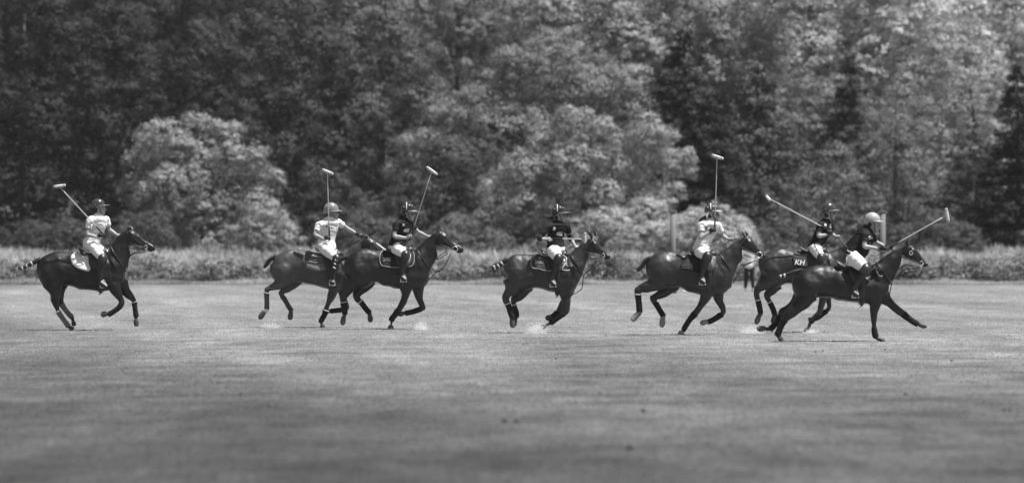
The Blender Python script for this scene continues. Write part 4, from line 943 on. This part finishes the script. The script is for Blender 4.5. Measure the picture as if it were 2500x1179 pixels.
# ---- horse 4
f4 = (1180, 550, 4.21); fr4 = (1180, 480, 6.55)
h4 = horse('horse', f4, 79.3,
    [(224, 400, 235, 520, .12), (262, 335, 262, 620, .22), (330, 295, 325, 670, .27), (420, 290, 410, 680, .28), (530, 303, 540, 640, .28), (620, 312, 630, 668, .29), (720, 320, 720, 692, .29), (800, 320, 800, 708, .28), (870, 310, 880, 704, .25), (930, 360, 935, 670, .2), (980, 430, 975, 600, .14)],
    [(850, 322, 975, 610, .2), (898, 290, 1025, 480, .14), (950, 240, 1060, 395, .105), (1005, 190, 1085, 330, .09)],
    (1122, 132), (1312, 318),
    [([(300, 590, 190), (285, 670, 130), (232, 732, 85), (240, 780, 66), (258, 825, 56), (280, 890, 56), (300, 950, 56), (292, 972, 44)], ((292, 962), (306, 1050), 60), -0.12, (3.5, 6.1, True)),
     ([(440, 620, 180), (375, 715, 120), (310, 765, 84), (308, 800, 60), (318, 840, 50), (335, 890, 54), (338, 945, 54), (330, 972, 44)], ((328, 968), (312, 1040), 54), 0.12, (3.6, 6.0, True)),
     ([(830, 670, 160), (845, 760, 100), (852, 830, 76), (842, 882, 72), (790, 925, 60), (735, 965, 58), (685, 1003, 54), (640, 1030, 44)], ((630, 1030), (570, 1090), 62), -0.11, (3.5, 6.0, False)),
     ([(880, 660, 140), (850, 750, 85), (800, 830, 60), (770, 885, 58), (740, 915, 50), (715, 935, 48), (700, 945, 46)], ((705, 940), (640, 960), 60), 0.11, (3.2, 5.5, False))],
    [(258, 348, 32), (222, 368, 44), (180, 402, 44), (140, 426, 46), (88, 448, 46)], 'coat_brown',
    'brown horse in the middle, all four hooves off the ground, tail bound with white tape', 'dark_wrap', ears=[((1118, 128), (1077, 46)), ((1160, 115), (1135, 48))], dscale=1.12,
    pad=[(545, 308), (502, 345), (488, 390), (496, 430), (530, 445), (580, 446), (615, 460), (700, 470), (780, 460), (800, 380), (780, 325), (660, 312)], padm='pad_mid', padedge=True,
    saddle=([(590, 238, 600, 290, .13), (620, 262, 625, 325, .16), (690, 300, 695, 335, .14), (760, 300, 765, 335, .12), (830, 262, 835, 330, .10), (860, 270, 865, 330, .07)], [(680, 320), (700, 430), (780, 470), (830, 440), (850, 340), (780, 315)]),
    straps=[[(1230, 375), (1170, 420), (1080, 475), (1030, 520), (1015, 640), (960, 690), (905, 718)], [(1190, 340), (1120, 420), (1045, 500)], [(1190, 330), (1140, 345), (1095, 340)]], tapes=(1.7, 2.6, 3.45), girth=6.6)
scroll(h4, 570, 382, 1.0)
g = Geo()
rq = random.Random(3)
for i in range(26):
    u, v = rq.uniform(503, 610), rq.uniform(335, 435)
    if math.hypot(u - 570, v - 382) < 28 or (u < 520 and v < 350): continue
    drape_line(g, h4['bv'], [h4['c'](u, v), h4['c'](u + 7, v - 4), h4['c'](u + 12, v + 3)], h4['D'], -1, 0.022, 0.003, sub=2)
g.build('pattern', 'mark_grey', h4['pad'])
g = Geo(); drape_line(g, h4['bv'], [h4['c'](u, v) for u, v in ((820, 330), (850, 350), (835, 400), (810, 455))], h4['D'], -1, 0.05, 0.009); drape_line(g, h4['bv'], [h4['c'](u, v) for u, v in ((805, 455), (850, 465), (880, 462))], h4['D'], -1, 0.03, 0.008); g.build('rope', 'mark_pale', h4['root'])
r4 = rider('person', 'rider in black shirt and elbow pads on the middle horse', h4, fr4, (1235, 315),
    ((1203, 240), 114, 108, (1400, 254)),
    [(1095, 418, 1290, 418, .09), (1035, 455, 1355, 455, .13), (1025, 530, 1330, 530, .13), (1030, 610, 1290, 610, .12), (1025, 690, 1290, 690, .12), (1020, 750, 1290, 735, .13), (1005, 810, 1305, 800, .15)],
    [(1030, 480), (890, 672), (1005, 682), (1070, 672)], [(1335, 480), (1400, 672), (1460, 775), (1492, 815)],
    (1110, 850), (772, 342), (695, 565), (735, 610), f4, 'black_shirt', 'helmet_black', 'brim_mid', wid=(0.12, 0.078), stripe=1, glove_n=False, elbow_pad=True, sleeve_n=0.5, sleeve_f=0.4, trd=0.13, yaw=-15,
    mallet=dict(top=(1618, 680), head=((1621, 578), (1623, 748)), lat=-0.25, label='mallet carried level by the middle rider'), ponytail=[(1120, 340), (1060, 350), (1000, 325), (950, 310)],
    marks=(('text', '4IE', 1210, 598, 0.09, 'mark_pale'), ('badge', 1130, 515, 0.028, 'mark_pale')))
# ---- horse 5
f5 = (1530, 550, 4.211); fr5 = (1640, 470, 6.204)
h5 = horse('horse', f5, 77.6,
    [(202, 380, 215, 540, .12), (250, 318, 250, 620, .22), (330, 280, 330, 640, .28), (430, 266, 430, 645, .29), (540, 278, 540, 642, .29), (640, 300, 640, 680, .3), (740, 310, 740, 708, .3), (840, 312, 840, 735, .29), (920, 305, 920, 732, .27), (1000, 340, 1000, 702, .22), (1078, 430, 1070, 625, .15)],
    [(900, 312, 1078, 640, .2), (960, 285, 1105, 500, .14), (1030, 228, 1155, 400, .105), (1100, 172, 1190, 335, .09)],
    (1228, 104), (1450, 318),
    [([(340, 570, 200), (240, 620, 130), (150, 650, 88), (112, 675, 74), (117, 740, 58), (125, 820, 56), (128, 890, 58), (112, 915, 46)], ((118, 905), (48, 980), 66), -0.12, (3.6, 6.1, True)),
     ([(470, 600, 190), (400, 680, 115), (325, 728, 88), (272, 748, 74), (312, 820, 52), (350, 885, 50), (378, 932, 54), (374, 952, 44)], ((374, 940), (364, 1050), 62), 0.12, (3.8, 6.0, False)),
     ([(830, 680, 150), (790, 775, 92), (738, 855, 66), (700, 905, 64), (648, 965, 52), (605, 1030, 50), (580, 1075, 46), (570, 1090, 40)], ((566, 1084), (548, 1124), 62), -0.11, (3.1, 6.0, False)),
     ([(940, 670, 140), (952, 770, 92), (985, 845, 66), (998, 892, 66), (950, 935, 55), (885, 975, 50), (840, 992, 50), (820, 992, 42)], ((826, 990), (758, 1008), 58), 0.11, (3.5, 6.0, False))],
    [(252, 325, 30), (205, 352, 42), (172, 398, 46), (150, 430, 46), (105, 465, 38)], 'coat_brown',
    'glossy brown horse third from the right with quilted dark saddle cloth and pale hooves', 'dark_wrap', ears=[((1212, 118), (1174, 42)), ((1250, 105), (1212, 48))], hoofs='pale_hoof',
    pad=[(615, 305), (572, 350), (550, 400), (552, 440), (620, 465), (700, 480), (790, 475), (860, 440), (850, 340), (740, 315)], padm='pad_dark',
    saddle=([(645, 238, 655, 285, .13), (670, 262, 675, 315, .16), (740, 300, 745, 330, .14), (810, 300, 815, 330, .12), (885, 258, 890, 325, .10), (915, 265, 920, 325, .07)], [(740, 320), (760, 440), (850, 480), (900, 440), (920, 340), (830, 315)]),
    straps=[[(1340, 360), (1270, 380), (1215, 405), (1160, 415)], [(1280, 330), (1220, 310), (1200, 305)], [(1280, 385), (1220, 410), (1150, 480), (1095, 590)], [(1290, 370), (1240, 400)]], tapes=(), girth=7.0, ring=True, socks=(0, 1, 3), sockm='pale_hoof')
g = Geo()
for i in range(9): drape_line(g, h5['bv'], [h5['c'](592 - i * 5, 335 + i * 13), h5['c'](640, 338 + i * 13)], h5['D'], -1, 0.02, 0.003, sub=3)
g.build('stitching', 'mark_grey', h5['pad'])
r5 = rider('person', 'rider in white shirt holding the mallet upright before the face, third from the right', h5, fr5, (640, 345),
    ((606, 260), 112, 92, (772, 295)),
    [(495, 425, 680, 425, .09), (425, 465, 725, 465, .13), (410, 560, 700, 560, .13), (400, 650, 655, 650, .12), (365, 725, 605, 735, .12), (335, 790, 575, 800, .13), (312, 845, 575, 860, .15)],
    [(447, 500), (428, 690), (560, 600), (628, 560)], [(705, 500), (785, 655), (855, 705), (898, 715)],
    (420, 880), (822, 318), (748, 545), (792, 585), f5, 'white_shirt', 'helmet_dark', 'brim_pale', wid=(0.12, 0.075), stripe=1, glove_n=True, sleeve_n=0.35, sleeve_f=0.5, trd=0.13, yaw=-20,
    mallet=dict(top=(673, -530), head=((600, -558), (765, -502)), lat=-0.32, hl=0.04, label='tall mallet held straight up by the white-shirted rider with the ponytail'), ponytail=[(520, 370), (470, 395), (415, 425)],
    marks=(('badge', 522, 535, 0.026, 'mark_grey'),))
# ---- horse 6
f6 = (1800, 580, 4.715); frj = (1860, 470, 5.435); f7 = (1830, 570, 4.211)
h6 = horse('horse', f6, 79.5,
    [(262, 270, 288, 450, .12), (312, 190, 312, 530, .22), (400, 137, 392, 580, .28), (480, 122, 480, 570, .29), (570, 135, 580, 525, .29), (680, 160, 680, 545, .29), (800, 172, 800, 575, .29), (920, 175, 920, 592, .28), (1020, 180, 1010, 585, .24), (1100, 240, 1090, 540, .18)],
    [(1010, 178, 1130, 480, .2), (1064, 160, 1190, 380, .14), (1160, 118, 1260, 290, .1), (1250, 75, 1325, 215, .085)],
    (1330, 22), (1475, 248),
    [([(340, 480, 190), (280, 560, 130), (225, 610, 92), (222, 660, 70), (236, 725, 60), (252, 800, 58), (262, 870, 56), (248, 902, 44)], ((250, 890), (210, 995), 64), -0.12, (3.9, 6.1, True)),
     ([(450, 540, 180), (385, 620, 115), (338, 672, 80), (352, 705, 66), (380, 750, 58), (415, 820, 56), (436, 890, 56), (430, 915, 44)], ((428, 905), (412, 990), 60), 0.12, (3.9, 6.1, True)),
     ([(1000, 600, 140), (980, 720, 80), (955, 820, 60), (935, 870, 58), (890, 915, 52), (845, 965, 58), (820, 1020, 40), (810, 1045, 38)], ((808, 1042), (778, 1095), 60), -0.11, (3.2, 5.3, False)),
     ([(1040, 600, 130), (1055, 715, 80), (1065, 785, 64), (1055, 825, 60), (1000, 870, 50), (935, 920, 48), (885, 938, 46), (870, 940, 40)], ((875, 938), (825, 948), 56), 0.11, (3.6, 6.0, False))],
    [(310, 200, 30), (280, 220, 36), (262, 270, 40), (262, 330, 30)], 'coat_brown',
    'brown horse half hidden by the nearest horse, letters KH on its saddle cloth', 'dark_wrap', ears=[((1325, 35), (1290, -20)), ((1345, 35), (1320, -25))], dscale=0.95,
    pad=[(665, 158), (632, 200), (628, 260), (670, 320), (770, 345), (880, 345), (960, 320), (980, 240), (940, 178), (800, 165)], padm='pad_mid',
    saddle=([(712, 88, 725, 130, .13), (745, 110, 750, 170, .16), (830, 150, 835, 185, .14), (910, 155, 915, 190, .12), (985, 110, 990, 185, .10), (1020, 120, 1025, 185, .07)], [(850, 175), (870, 300), (960, 330), (1030, 290), (1040, 200), (940, 175)]),
    breast=False, tapes=(), girth=7.0)
lettering('lettering', 'KH', h6['bv'], *h6['c'](704, 292), h6['D'], 0.135, h6['pad'], 'mark_pale', ang=R(-3), shear=0.2, bold=0.001, off=0.022)
g = Geo(); rq = random.Random(8)
for i in range(40):
    u, v = rq.uniform(634, 700), rq.uniform(175, 300)
    if v > 235 and u > 640: continue
    drape_line(g, h6['bv'], [h6['c'](u, v), h6['c'](u + 7, v - 5), h6['c'](u + 13, v + 3)], h6['D'], -1, 0.022, 0.003, sub=2)
g.build('pattern', 'mark_grey', h6['pad'])
r6 = rider('person', 'upright rider in black shirt second from the right, mallet pointing back and up', h6, frj, (905, 285),
    ((882, 222), 100, 97, (1032, 238)),
    [(790, 365, 905, 375, .08), (735, 405, 930, 420, .12), (712, 490, 930, 505, .12), (680, 570, 890, 585, .11), (640, 640, 845, 660, .12), (610, 690, 810, 710, .14)],
    [(765, 440), (742, 580), (850, 560), (892, 525)], [(915, 450), (935, 545), (975, 580), (1005, 592)],
    (690, 725), H_((770, 865), frj, f6), (920, 420), (965, 460), f6, 'black_shirt', 'helmet_dark', 'brim_mid', wid=(0.108, 0.065), glove_n=True, yaw=-8, trd=0.12,
    mallet=dict(top=(95, 90), head=((52, 50), (92, 108)), lat=-0.3, hl=0.08, bands=False, label='long mallet slanting back and up from the second rider from the right'),
    marks=(('badge', 835, 435, 0.026, 'mark_pale'), ('text', 'Z', 905, 430, 0.04, 'mark_pale'), ('text', 'H', 903, 462, 0.04, 'mark_pale')))
bb = bvh_of(r6['breeches']); lx, lz = r6['c'](708, 745)
lettering('lettering', 'LAND ROVER', bb, lx, lz, h6['D'], 0.042, r6['breeches'], 'trouser', ang=R(-66), bold=0.001, off=0.004)
# ---- horse 7 (nearest)
h7 = horse('horse', f7, 72.45,
    [(456, 450, 458, 600, .12), (510, 388, 505, 680, .22), (600, 350, 590, 690, .28), (700, 325, 700, 655, .29), (820, 333, 820, 658, .29), (920, 350, 920, 690, .3), (1040, 362, 1040, 705, .3), (1150, 362, 1150, 715, .3), (1250, 355, 1250, 728, .28), (1340, 372, 1335, 715, .24), (1420, 440, 1405, 650, .16)],
    [(1230, 345, 1425, 625, .2), (1310, 290, 1455, 500, .14), (1400, 225, 1500, 420, .105), (1480, 170, 1545, 350, .09)],
    (1650, 112), (1850, 318),
    [([(560, 620, 230), (510, 700, 170), (430, 770, 115), (345, 812, 92), (305, 880, 62), (265, 935, 56), (220, 978, 58), (170, 985, 46)], ((170, 975), (80, 982), 62), 0.12, (3.8, 6.2, False)),
     ([(600, 620, 230), (540, 700, 170), (460, 775, 120), (378, 850, 92), (335, 915, 66), (305, 980, 60), (287, 1035, 62), (302, 1068, 42)], ((300, 1060), (334, 1108), 52), -0.12, (3.5, 6.3, False)),
     ([(1290, 660, 170), (1275, 770, 92), (1272, 850, 68), (1270, 905, 62), (1275, 960, 52), (1280, 1010, 56), (1290, 1050, 58), (1308, 1078, 44)], ((1300, 1068), (1385, 1104), 52), -0.11, (4.2, 6.6, False)),
     ([(1370, 640, 170), (1440, 715, 108), (1520, 780, 76), (1585, 828, 66), (1640, 872, 58), (1695, 910, 56), (1735, 932, 52), (1752, 940, 44)], ((1748, 936), (1826, 958), 56), 0.11, (3.1, 6.2, False))],
    [(548, 370, 34), (480, 390, 48), (425, 405, 42), (365, 430, 38), (305, 442, 26)], 'coat_black',
    'nearest black horse at the right, stretched out with one foreleg flung forward', 'dark_wrap', ears=[((1622, 112), (1600, 48)), ((1640, 112), (1618, 45))], dscale=1.1, hoofs='hoof',
    pad=[(868, 345), (880, 372), (960, 388), (1080, 430), (1180, 460), (1260, 440), (1280, 380), (1240, 358), (1050, 352)], padm='pad_dark',
    saddle=([(888, 268, 900, 315, .13), (925, 285, 925, 360, .16), (1010, 330, 1015, 380, .14), (1090, 335, 1095, 380, .12), (1180, 300, 1185, 375, .10), (1215, 305, 1220, 375, .07)], [(1010, 365), (1030, 470), (1120, 520), (1220, 480), (1240, 390), (1130, 362)]),
    straps=[[(1740, 345), (1690, 360), (1600, 370), (1545, 400), (1565, 435), (1530, 430), (1500, 420)], [(1680, 340), (1610, 320), (1550, 350)], [(1500, 420), (1470, 470), (1450, 560), (1435, 640)]], tapes=(3.1, 3.75), girth=7.1)
g = Geo(); ex = h7['c'](1655, 200); g.tube([(ex[0] + 0.028 * math.cos(t), 72.45 - 0.105, ex[1] + 0.030 * math.sin(t)) for t in [2 * math.pi * j / 12 for j in range(13)]], 0.007, n=6, sub=1); g.build('eye_guard', 'mark_pale', h7['bridle'])
g = Geo(); drape_line(g, h7['bv'], [h7['c'](u, v) for u, v in ((1262, 380), (1285, 350), (1300, 400), (1320, 440), (1350, 438))], 72.45, -1, 0.03, 0.010); g.build('strap', 'mark_grey', h7['root'])
r7 = rider('person', 'braided rider in black shirt and pale helmet leaning forward', h7, frj, (1492, 425),
    ((1468, 362), 106, 100, (1622, 392)),
    [(1350, 455, 1470, 515, .09), (1295, 490, 1490, 600, .13), (1255, 560, 1470, 680, .13), (1205, 630, 1430, 765, .12), (1160, 700, 1390, 840, .13), (1120, 760, 1330, 890, .15)],
    [(1365, 560), (1348, 715), (1520, 742), (1640, 742)], [(1470, 590), (1535, 665), (1640, 715), (1700, 735)],
    (1190, 850), (1180, 368), (1045, 588), (1100, 632), f7, 'black_shirt', 'helmet_pale', 'helmet_pale', pitch=14, wid=(0.125, 0.082), glove_n=True, glove_f=True, trd=0.13, yaw=-12, glasses=False,
    mallet=dict(top=(2420, 308), head=((2418, 212), (2452, 395)), lat=-0.3, label='mallet pointing forward and up at the right, held by the leaning rider'), ponytail=[(1390, 440), (1320, 470), (1250, 550), (1215, 610), (1190, 650)],
    marks=(('badge', 1417, 600, 0.026, 'mark_pale'), ('badge', 1450, 605, 0.013, 'mark_pale'), ('badge', 1428, 672, 0.012, 'mark_grey')))

# ------------------------------------------------------------ goal posts, bystander
for px, lab in ((1643, 'left goal post, just behind the glossy brown horse'), (2155, 'right goal post, behind the leaning rider at the right')):
    D = 139.5; x = at(px, D); po = empty('goal_post', (x, D, 0), lab, 'goal post', 'goal posts')
    g = Geo(); g.tube([(x, D, 0), (x, D, 1.3), (x, D, 2.66)], [0.098, 0.096, 0.094], n=20, sub=1); g.build('post', 'post', po)
    g = Geo(); g.tube([(x, D, 2.66), (x, D, 2.70)], [0.112, 0.108], n=20); g.build('cap', 'post', po)
    g = Geo(); g.tube([(x, D, 0.0), (x, D, 0.22)], [0.125, 0.115], n=20); g.build('base_sleeve', 'dark_wrap', po)
D = 146.0; x = at(1829, D); pr = empty('person', (x, D, 0), 'standing bystander in white top and dark trousers, far off behind the riders', 'person')
g = Geo()
for s in (-1, 1): g.tube([(x + s * 0.09, D, 0.88), (x + s * 0.10, D, 0.5), (x + s * 0.11 + (0.03 if s > 0 else -0.02), D, 0.08)], [0.08, 0.058, 0.04], n=10); g.tube([(x + s * 0.11, D + 0.03, 0.05), (x + s * 0.13, D - 0.15, 0.04)], [0.045, 0.035], n=8)
g.ribs([(x - 0.16, 0.86, x + 0.16, 0.86, D, .12), (x - 0.15, 1.05, x + 0.15, 1.05, D, .11), (x - 0.2, 1.35, x + 0.2, 1.35, D, .12), (x - 0.12, 1.47, x + 0.12, 1.47, D, .08)], n=14)
g.tube([(x, D, 1.45), (x, D, 1.56)], [0.055, 0.05], n=10); g.ell((x, D, 1.65), (0.075, 0.09, 0.11)); g.ell((x, D - 0.09, 1.63), (0.012, 0.02, 0.02))
for s in (-1, 1):
    g.tube([(x + s * 0.2, D, 1.38), (x + s * 0.26, D - 0.02, 1.12), (x + s * 0.16, D - 0.16, 0.98)], [0.048, 0.038, 0.028], n=10)
    for i in range(4): g.tube([(x + s * 0.16, D - 0.16, 0.99 - i * 0.015), (x + s * 0.10, D - 0.20, 0.985 - i * 0.015)], [0.009, 0.008], n=5)
    g.tube([(x + s * 0.16, D - 0.16, 1.0), (x + s * 0.13, D - 0.19, 1.03)], [0.01, 0.008], n=5)
g.build('body', 'skin', pr, voxel=0.012, smooth=2)
g = Geo(); g.ribs([(x - 0.17, 0.84, x + 0.17, 0.84, D, .13), (x - 0.16, 1.05, x + 0.16, 1.05, D, .12), (x - 0.21, 1.35, x + 0.21, 1.35, D, .13), (x - 0.12, 1.47, x + 0.12, 1.47, D, .09)], n=14, inflate=0.012)
for s in (-1, 1): g.tube([(x + s * 0.18, D, 1.40), (x + s * 0.25, D - 0.01, 1.18)], [0.065, 0.058], n=10)
g.build('shirt', 'white_shirt', pr, voxel=0.015, smooth=2)
g = Geo()
for s in (-1, 1): g.tube([(x + s * 0.085, D, 0.88), (x + s * 0.10, D, 0.5), (x + s * 0.11 + (0.03 if s > 0 else -0.02), D, 0.1)], [0.098, 0.075, 0.055], n=12)
g.build('trousers', 'trouser', pr, voxel=0.015, smooth=2)
g = Geo(); g.ell((x, D + 0.02, 1.69), (0.085, 0.09, 0.095)); g.build('hair', 'hair', pr)
# small white marker on the grass by the goal post
D = 144.5; x = at(1673, D); g = Geo(); g.tube([(x, D, 0.0), (x, D, 0.05), (x, D, 0.07)], [0.12, 0.10, 0.03], n=16, sub=2)
o = g.build('marker_disc', 'white', None, loc=(x, D, 0)); tagit(o, 'small white disc lying on the grass right of the left goal post', 'marker')

# clods of turf thrown up on the pitch
CL = [(1231, 1030, 'left one of the pair of dark turf clods low in the centre'), (1261, 1031, 'right one of the pair of dark turf clods low in the centre'), (1571, 1005, 'lone dark turf clod below the hind legs of the glossy brown horse'),
      (1539, 1097, 'dark turf clod lowest of all near the bottom of the picture'), (1328, 825, 'small turf clod just under the forehoof of the middle horse'), (1357, 877, 'tiny turf clod a little way below the middle horse'), (1479, 820, 'small turf clod between the middle horse and the glossy brown horse'),
      (588, 964, 'small turf clod left of centre, far below the second horse'), (656, 992, 'flat dark turf clod below and right of the small left-hand clod'), (720, 811, 'small turf clod under the belly of the second horse'),
      (2160, 854, 'small turf clod under the straight foreleg of the nearest horse'), (1992, 860, 'left one of two tiny turf clods below the belly of the nearest horse'), (2010, 857, 'right one of two tiny turf clods below the belly of the nearest horse'),
      (2323, 882, 'small turf clod ahead of the outstretched hoof of the nearest horse'), (2211, 964, 'small dark turf clod in the right half below the nearest horse'), (2451, 1002, 'left one of two dark turf clods close to the right edge'), (2464, 1002, 'right one of two dark turf clods close to the right edge')]
for i, (px, py, lab) in enumerate(CL):
    D = 17680 / (py - 589.5); x = at(px, D); rn = random.Random(i); g = Geo(); r = 0.014 + 0.008 * (i < 4)
    for j in range(5): g.ell((x + rn.uniform(-1, 1) * r, D + rn.uniform(-1, 1) * r, rn.uniform(0.2, 0.9) * r), (r * rn.uniform(.5, 1), r * rn.uniform(.5, 1), r * rn.uniform(.4, .8)), n=8, m=6)
    for j in range(10): a = rn.uniform(0, 6.28); g.tube([(x, D, r * 0.5), (x + math.cos(a) * r * 1.6, D + math.sin(a) * r * 1.6, r * rn.uniform(0.2, 1.8))], [0.003, 0.001], n=4)
    o = g.build('turf_clod', 'clod', None, loc=(x, D, 0)); tagit(o, lab, 'turf clod', 'clods of turf thrown up on the pitch')
# dust thrown up by the hooves: fine grains hanging in the air
DU = [(665, 795, 84.1, 26, 12, 300, 'faint dust under the hind hooves of the second horse'), (1030, 798, 82.3, 16, 16, 700, 'bright puff of dust ahead of the third horse'), (1310, 800, 79.3, 24, 16, 900, 'dust around the low forehoof of the middle horse'),
      (1830, 806, 79.0, 30, 14, 900, 'dust kicked up between the two horses at the right'), (1975, 808, 79.5, 14, 6, 300, 'low dust at the forehoof of the horse lettered KH')]
for i, (px, py, D, rx, rz, n, lab) in enumerate(DU):
    n = n * 4
    rng = np.random.default_rng(200 + i); S = 10400 / D; X = at(px, D); Z = max(0.03, CAMH - (py - 589.5) / S)
    P = np.stack([X + rng.normal(size=n) * rx * 0.5 / S, D - 0.55 + rng.normal(size=n) * 0.12, np.abs(Z - rz * 0.3 / S + rng.normal(size=n) * rz * 0.55 / S) + 0.005], 1)
    N = rdir(rng, n); s = rng.uniform(0.002, 0.007, n); me = quads_mesh('dust', P, N, rng.normal(size=(n, 3)), s, s, np.ones(n), 'dust')
    o = bpy.data.objects.new('dust', me); COL.objects.link(o); tagit(o, lab, 'dust', kind='stuff')

# ------------------------------------------------------------ air
hm_ = bpy.data.materials.new('haze'); hm_.use_nodes = True; t = hm_.node_tree; t.nodes.remove(t.nodes['Principled BSDF'])
pv = t.nodes.new('ShaderNodeVolumePrincipled'); pv.inputs['Color'].default_value = (0.9, 0.9, 0.9, 1); pv.inputs['Density'].default_value = 0.00012; pv.inputs['Anisotropy'].default_value = 0.2
t.links.new(pv.outputs[0], t.nodes['Material Output'].inputs['Volume']); M['haze'] = hm_
g = Geo(); g.box((0, 310, 47), (450, 340, 50)); o = g.build('haze', 'haze', None, flat=True); tagit(o, 'thin summer haze that pales the far trees', 'haze', kind='stuff')

bpy.data.scenes.remove(WORK)
print('FACES', sum(len(m.polygons) for m in bpy.data.meshes))
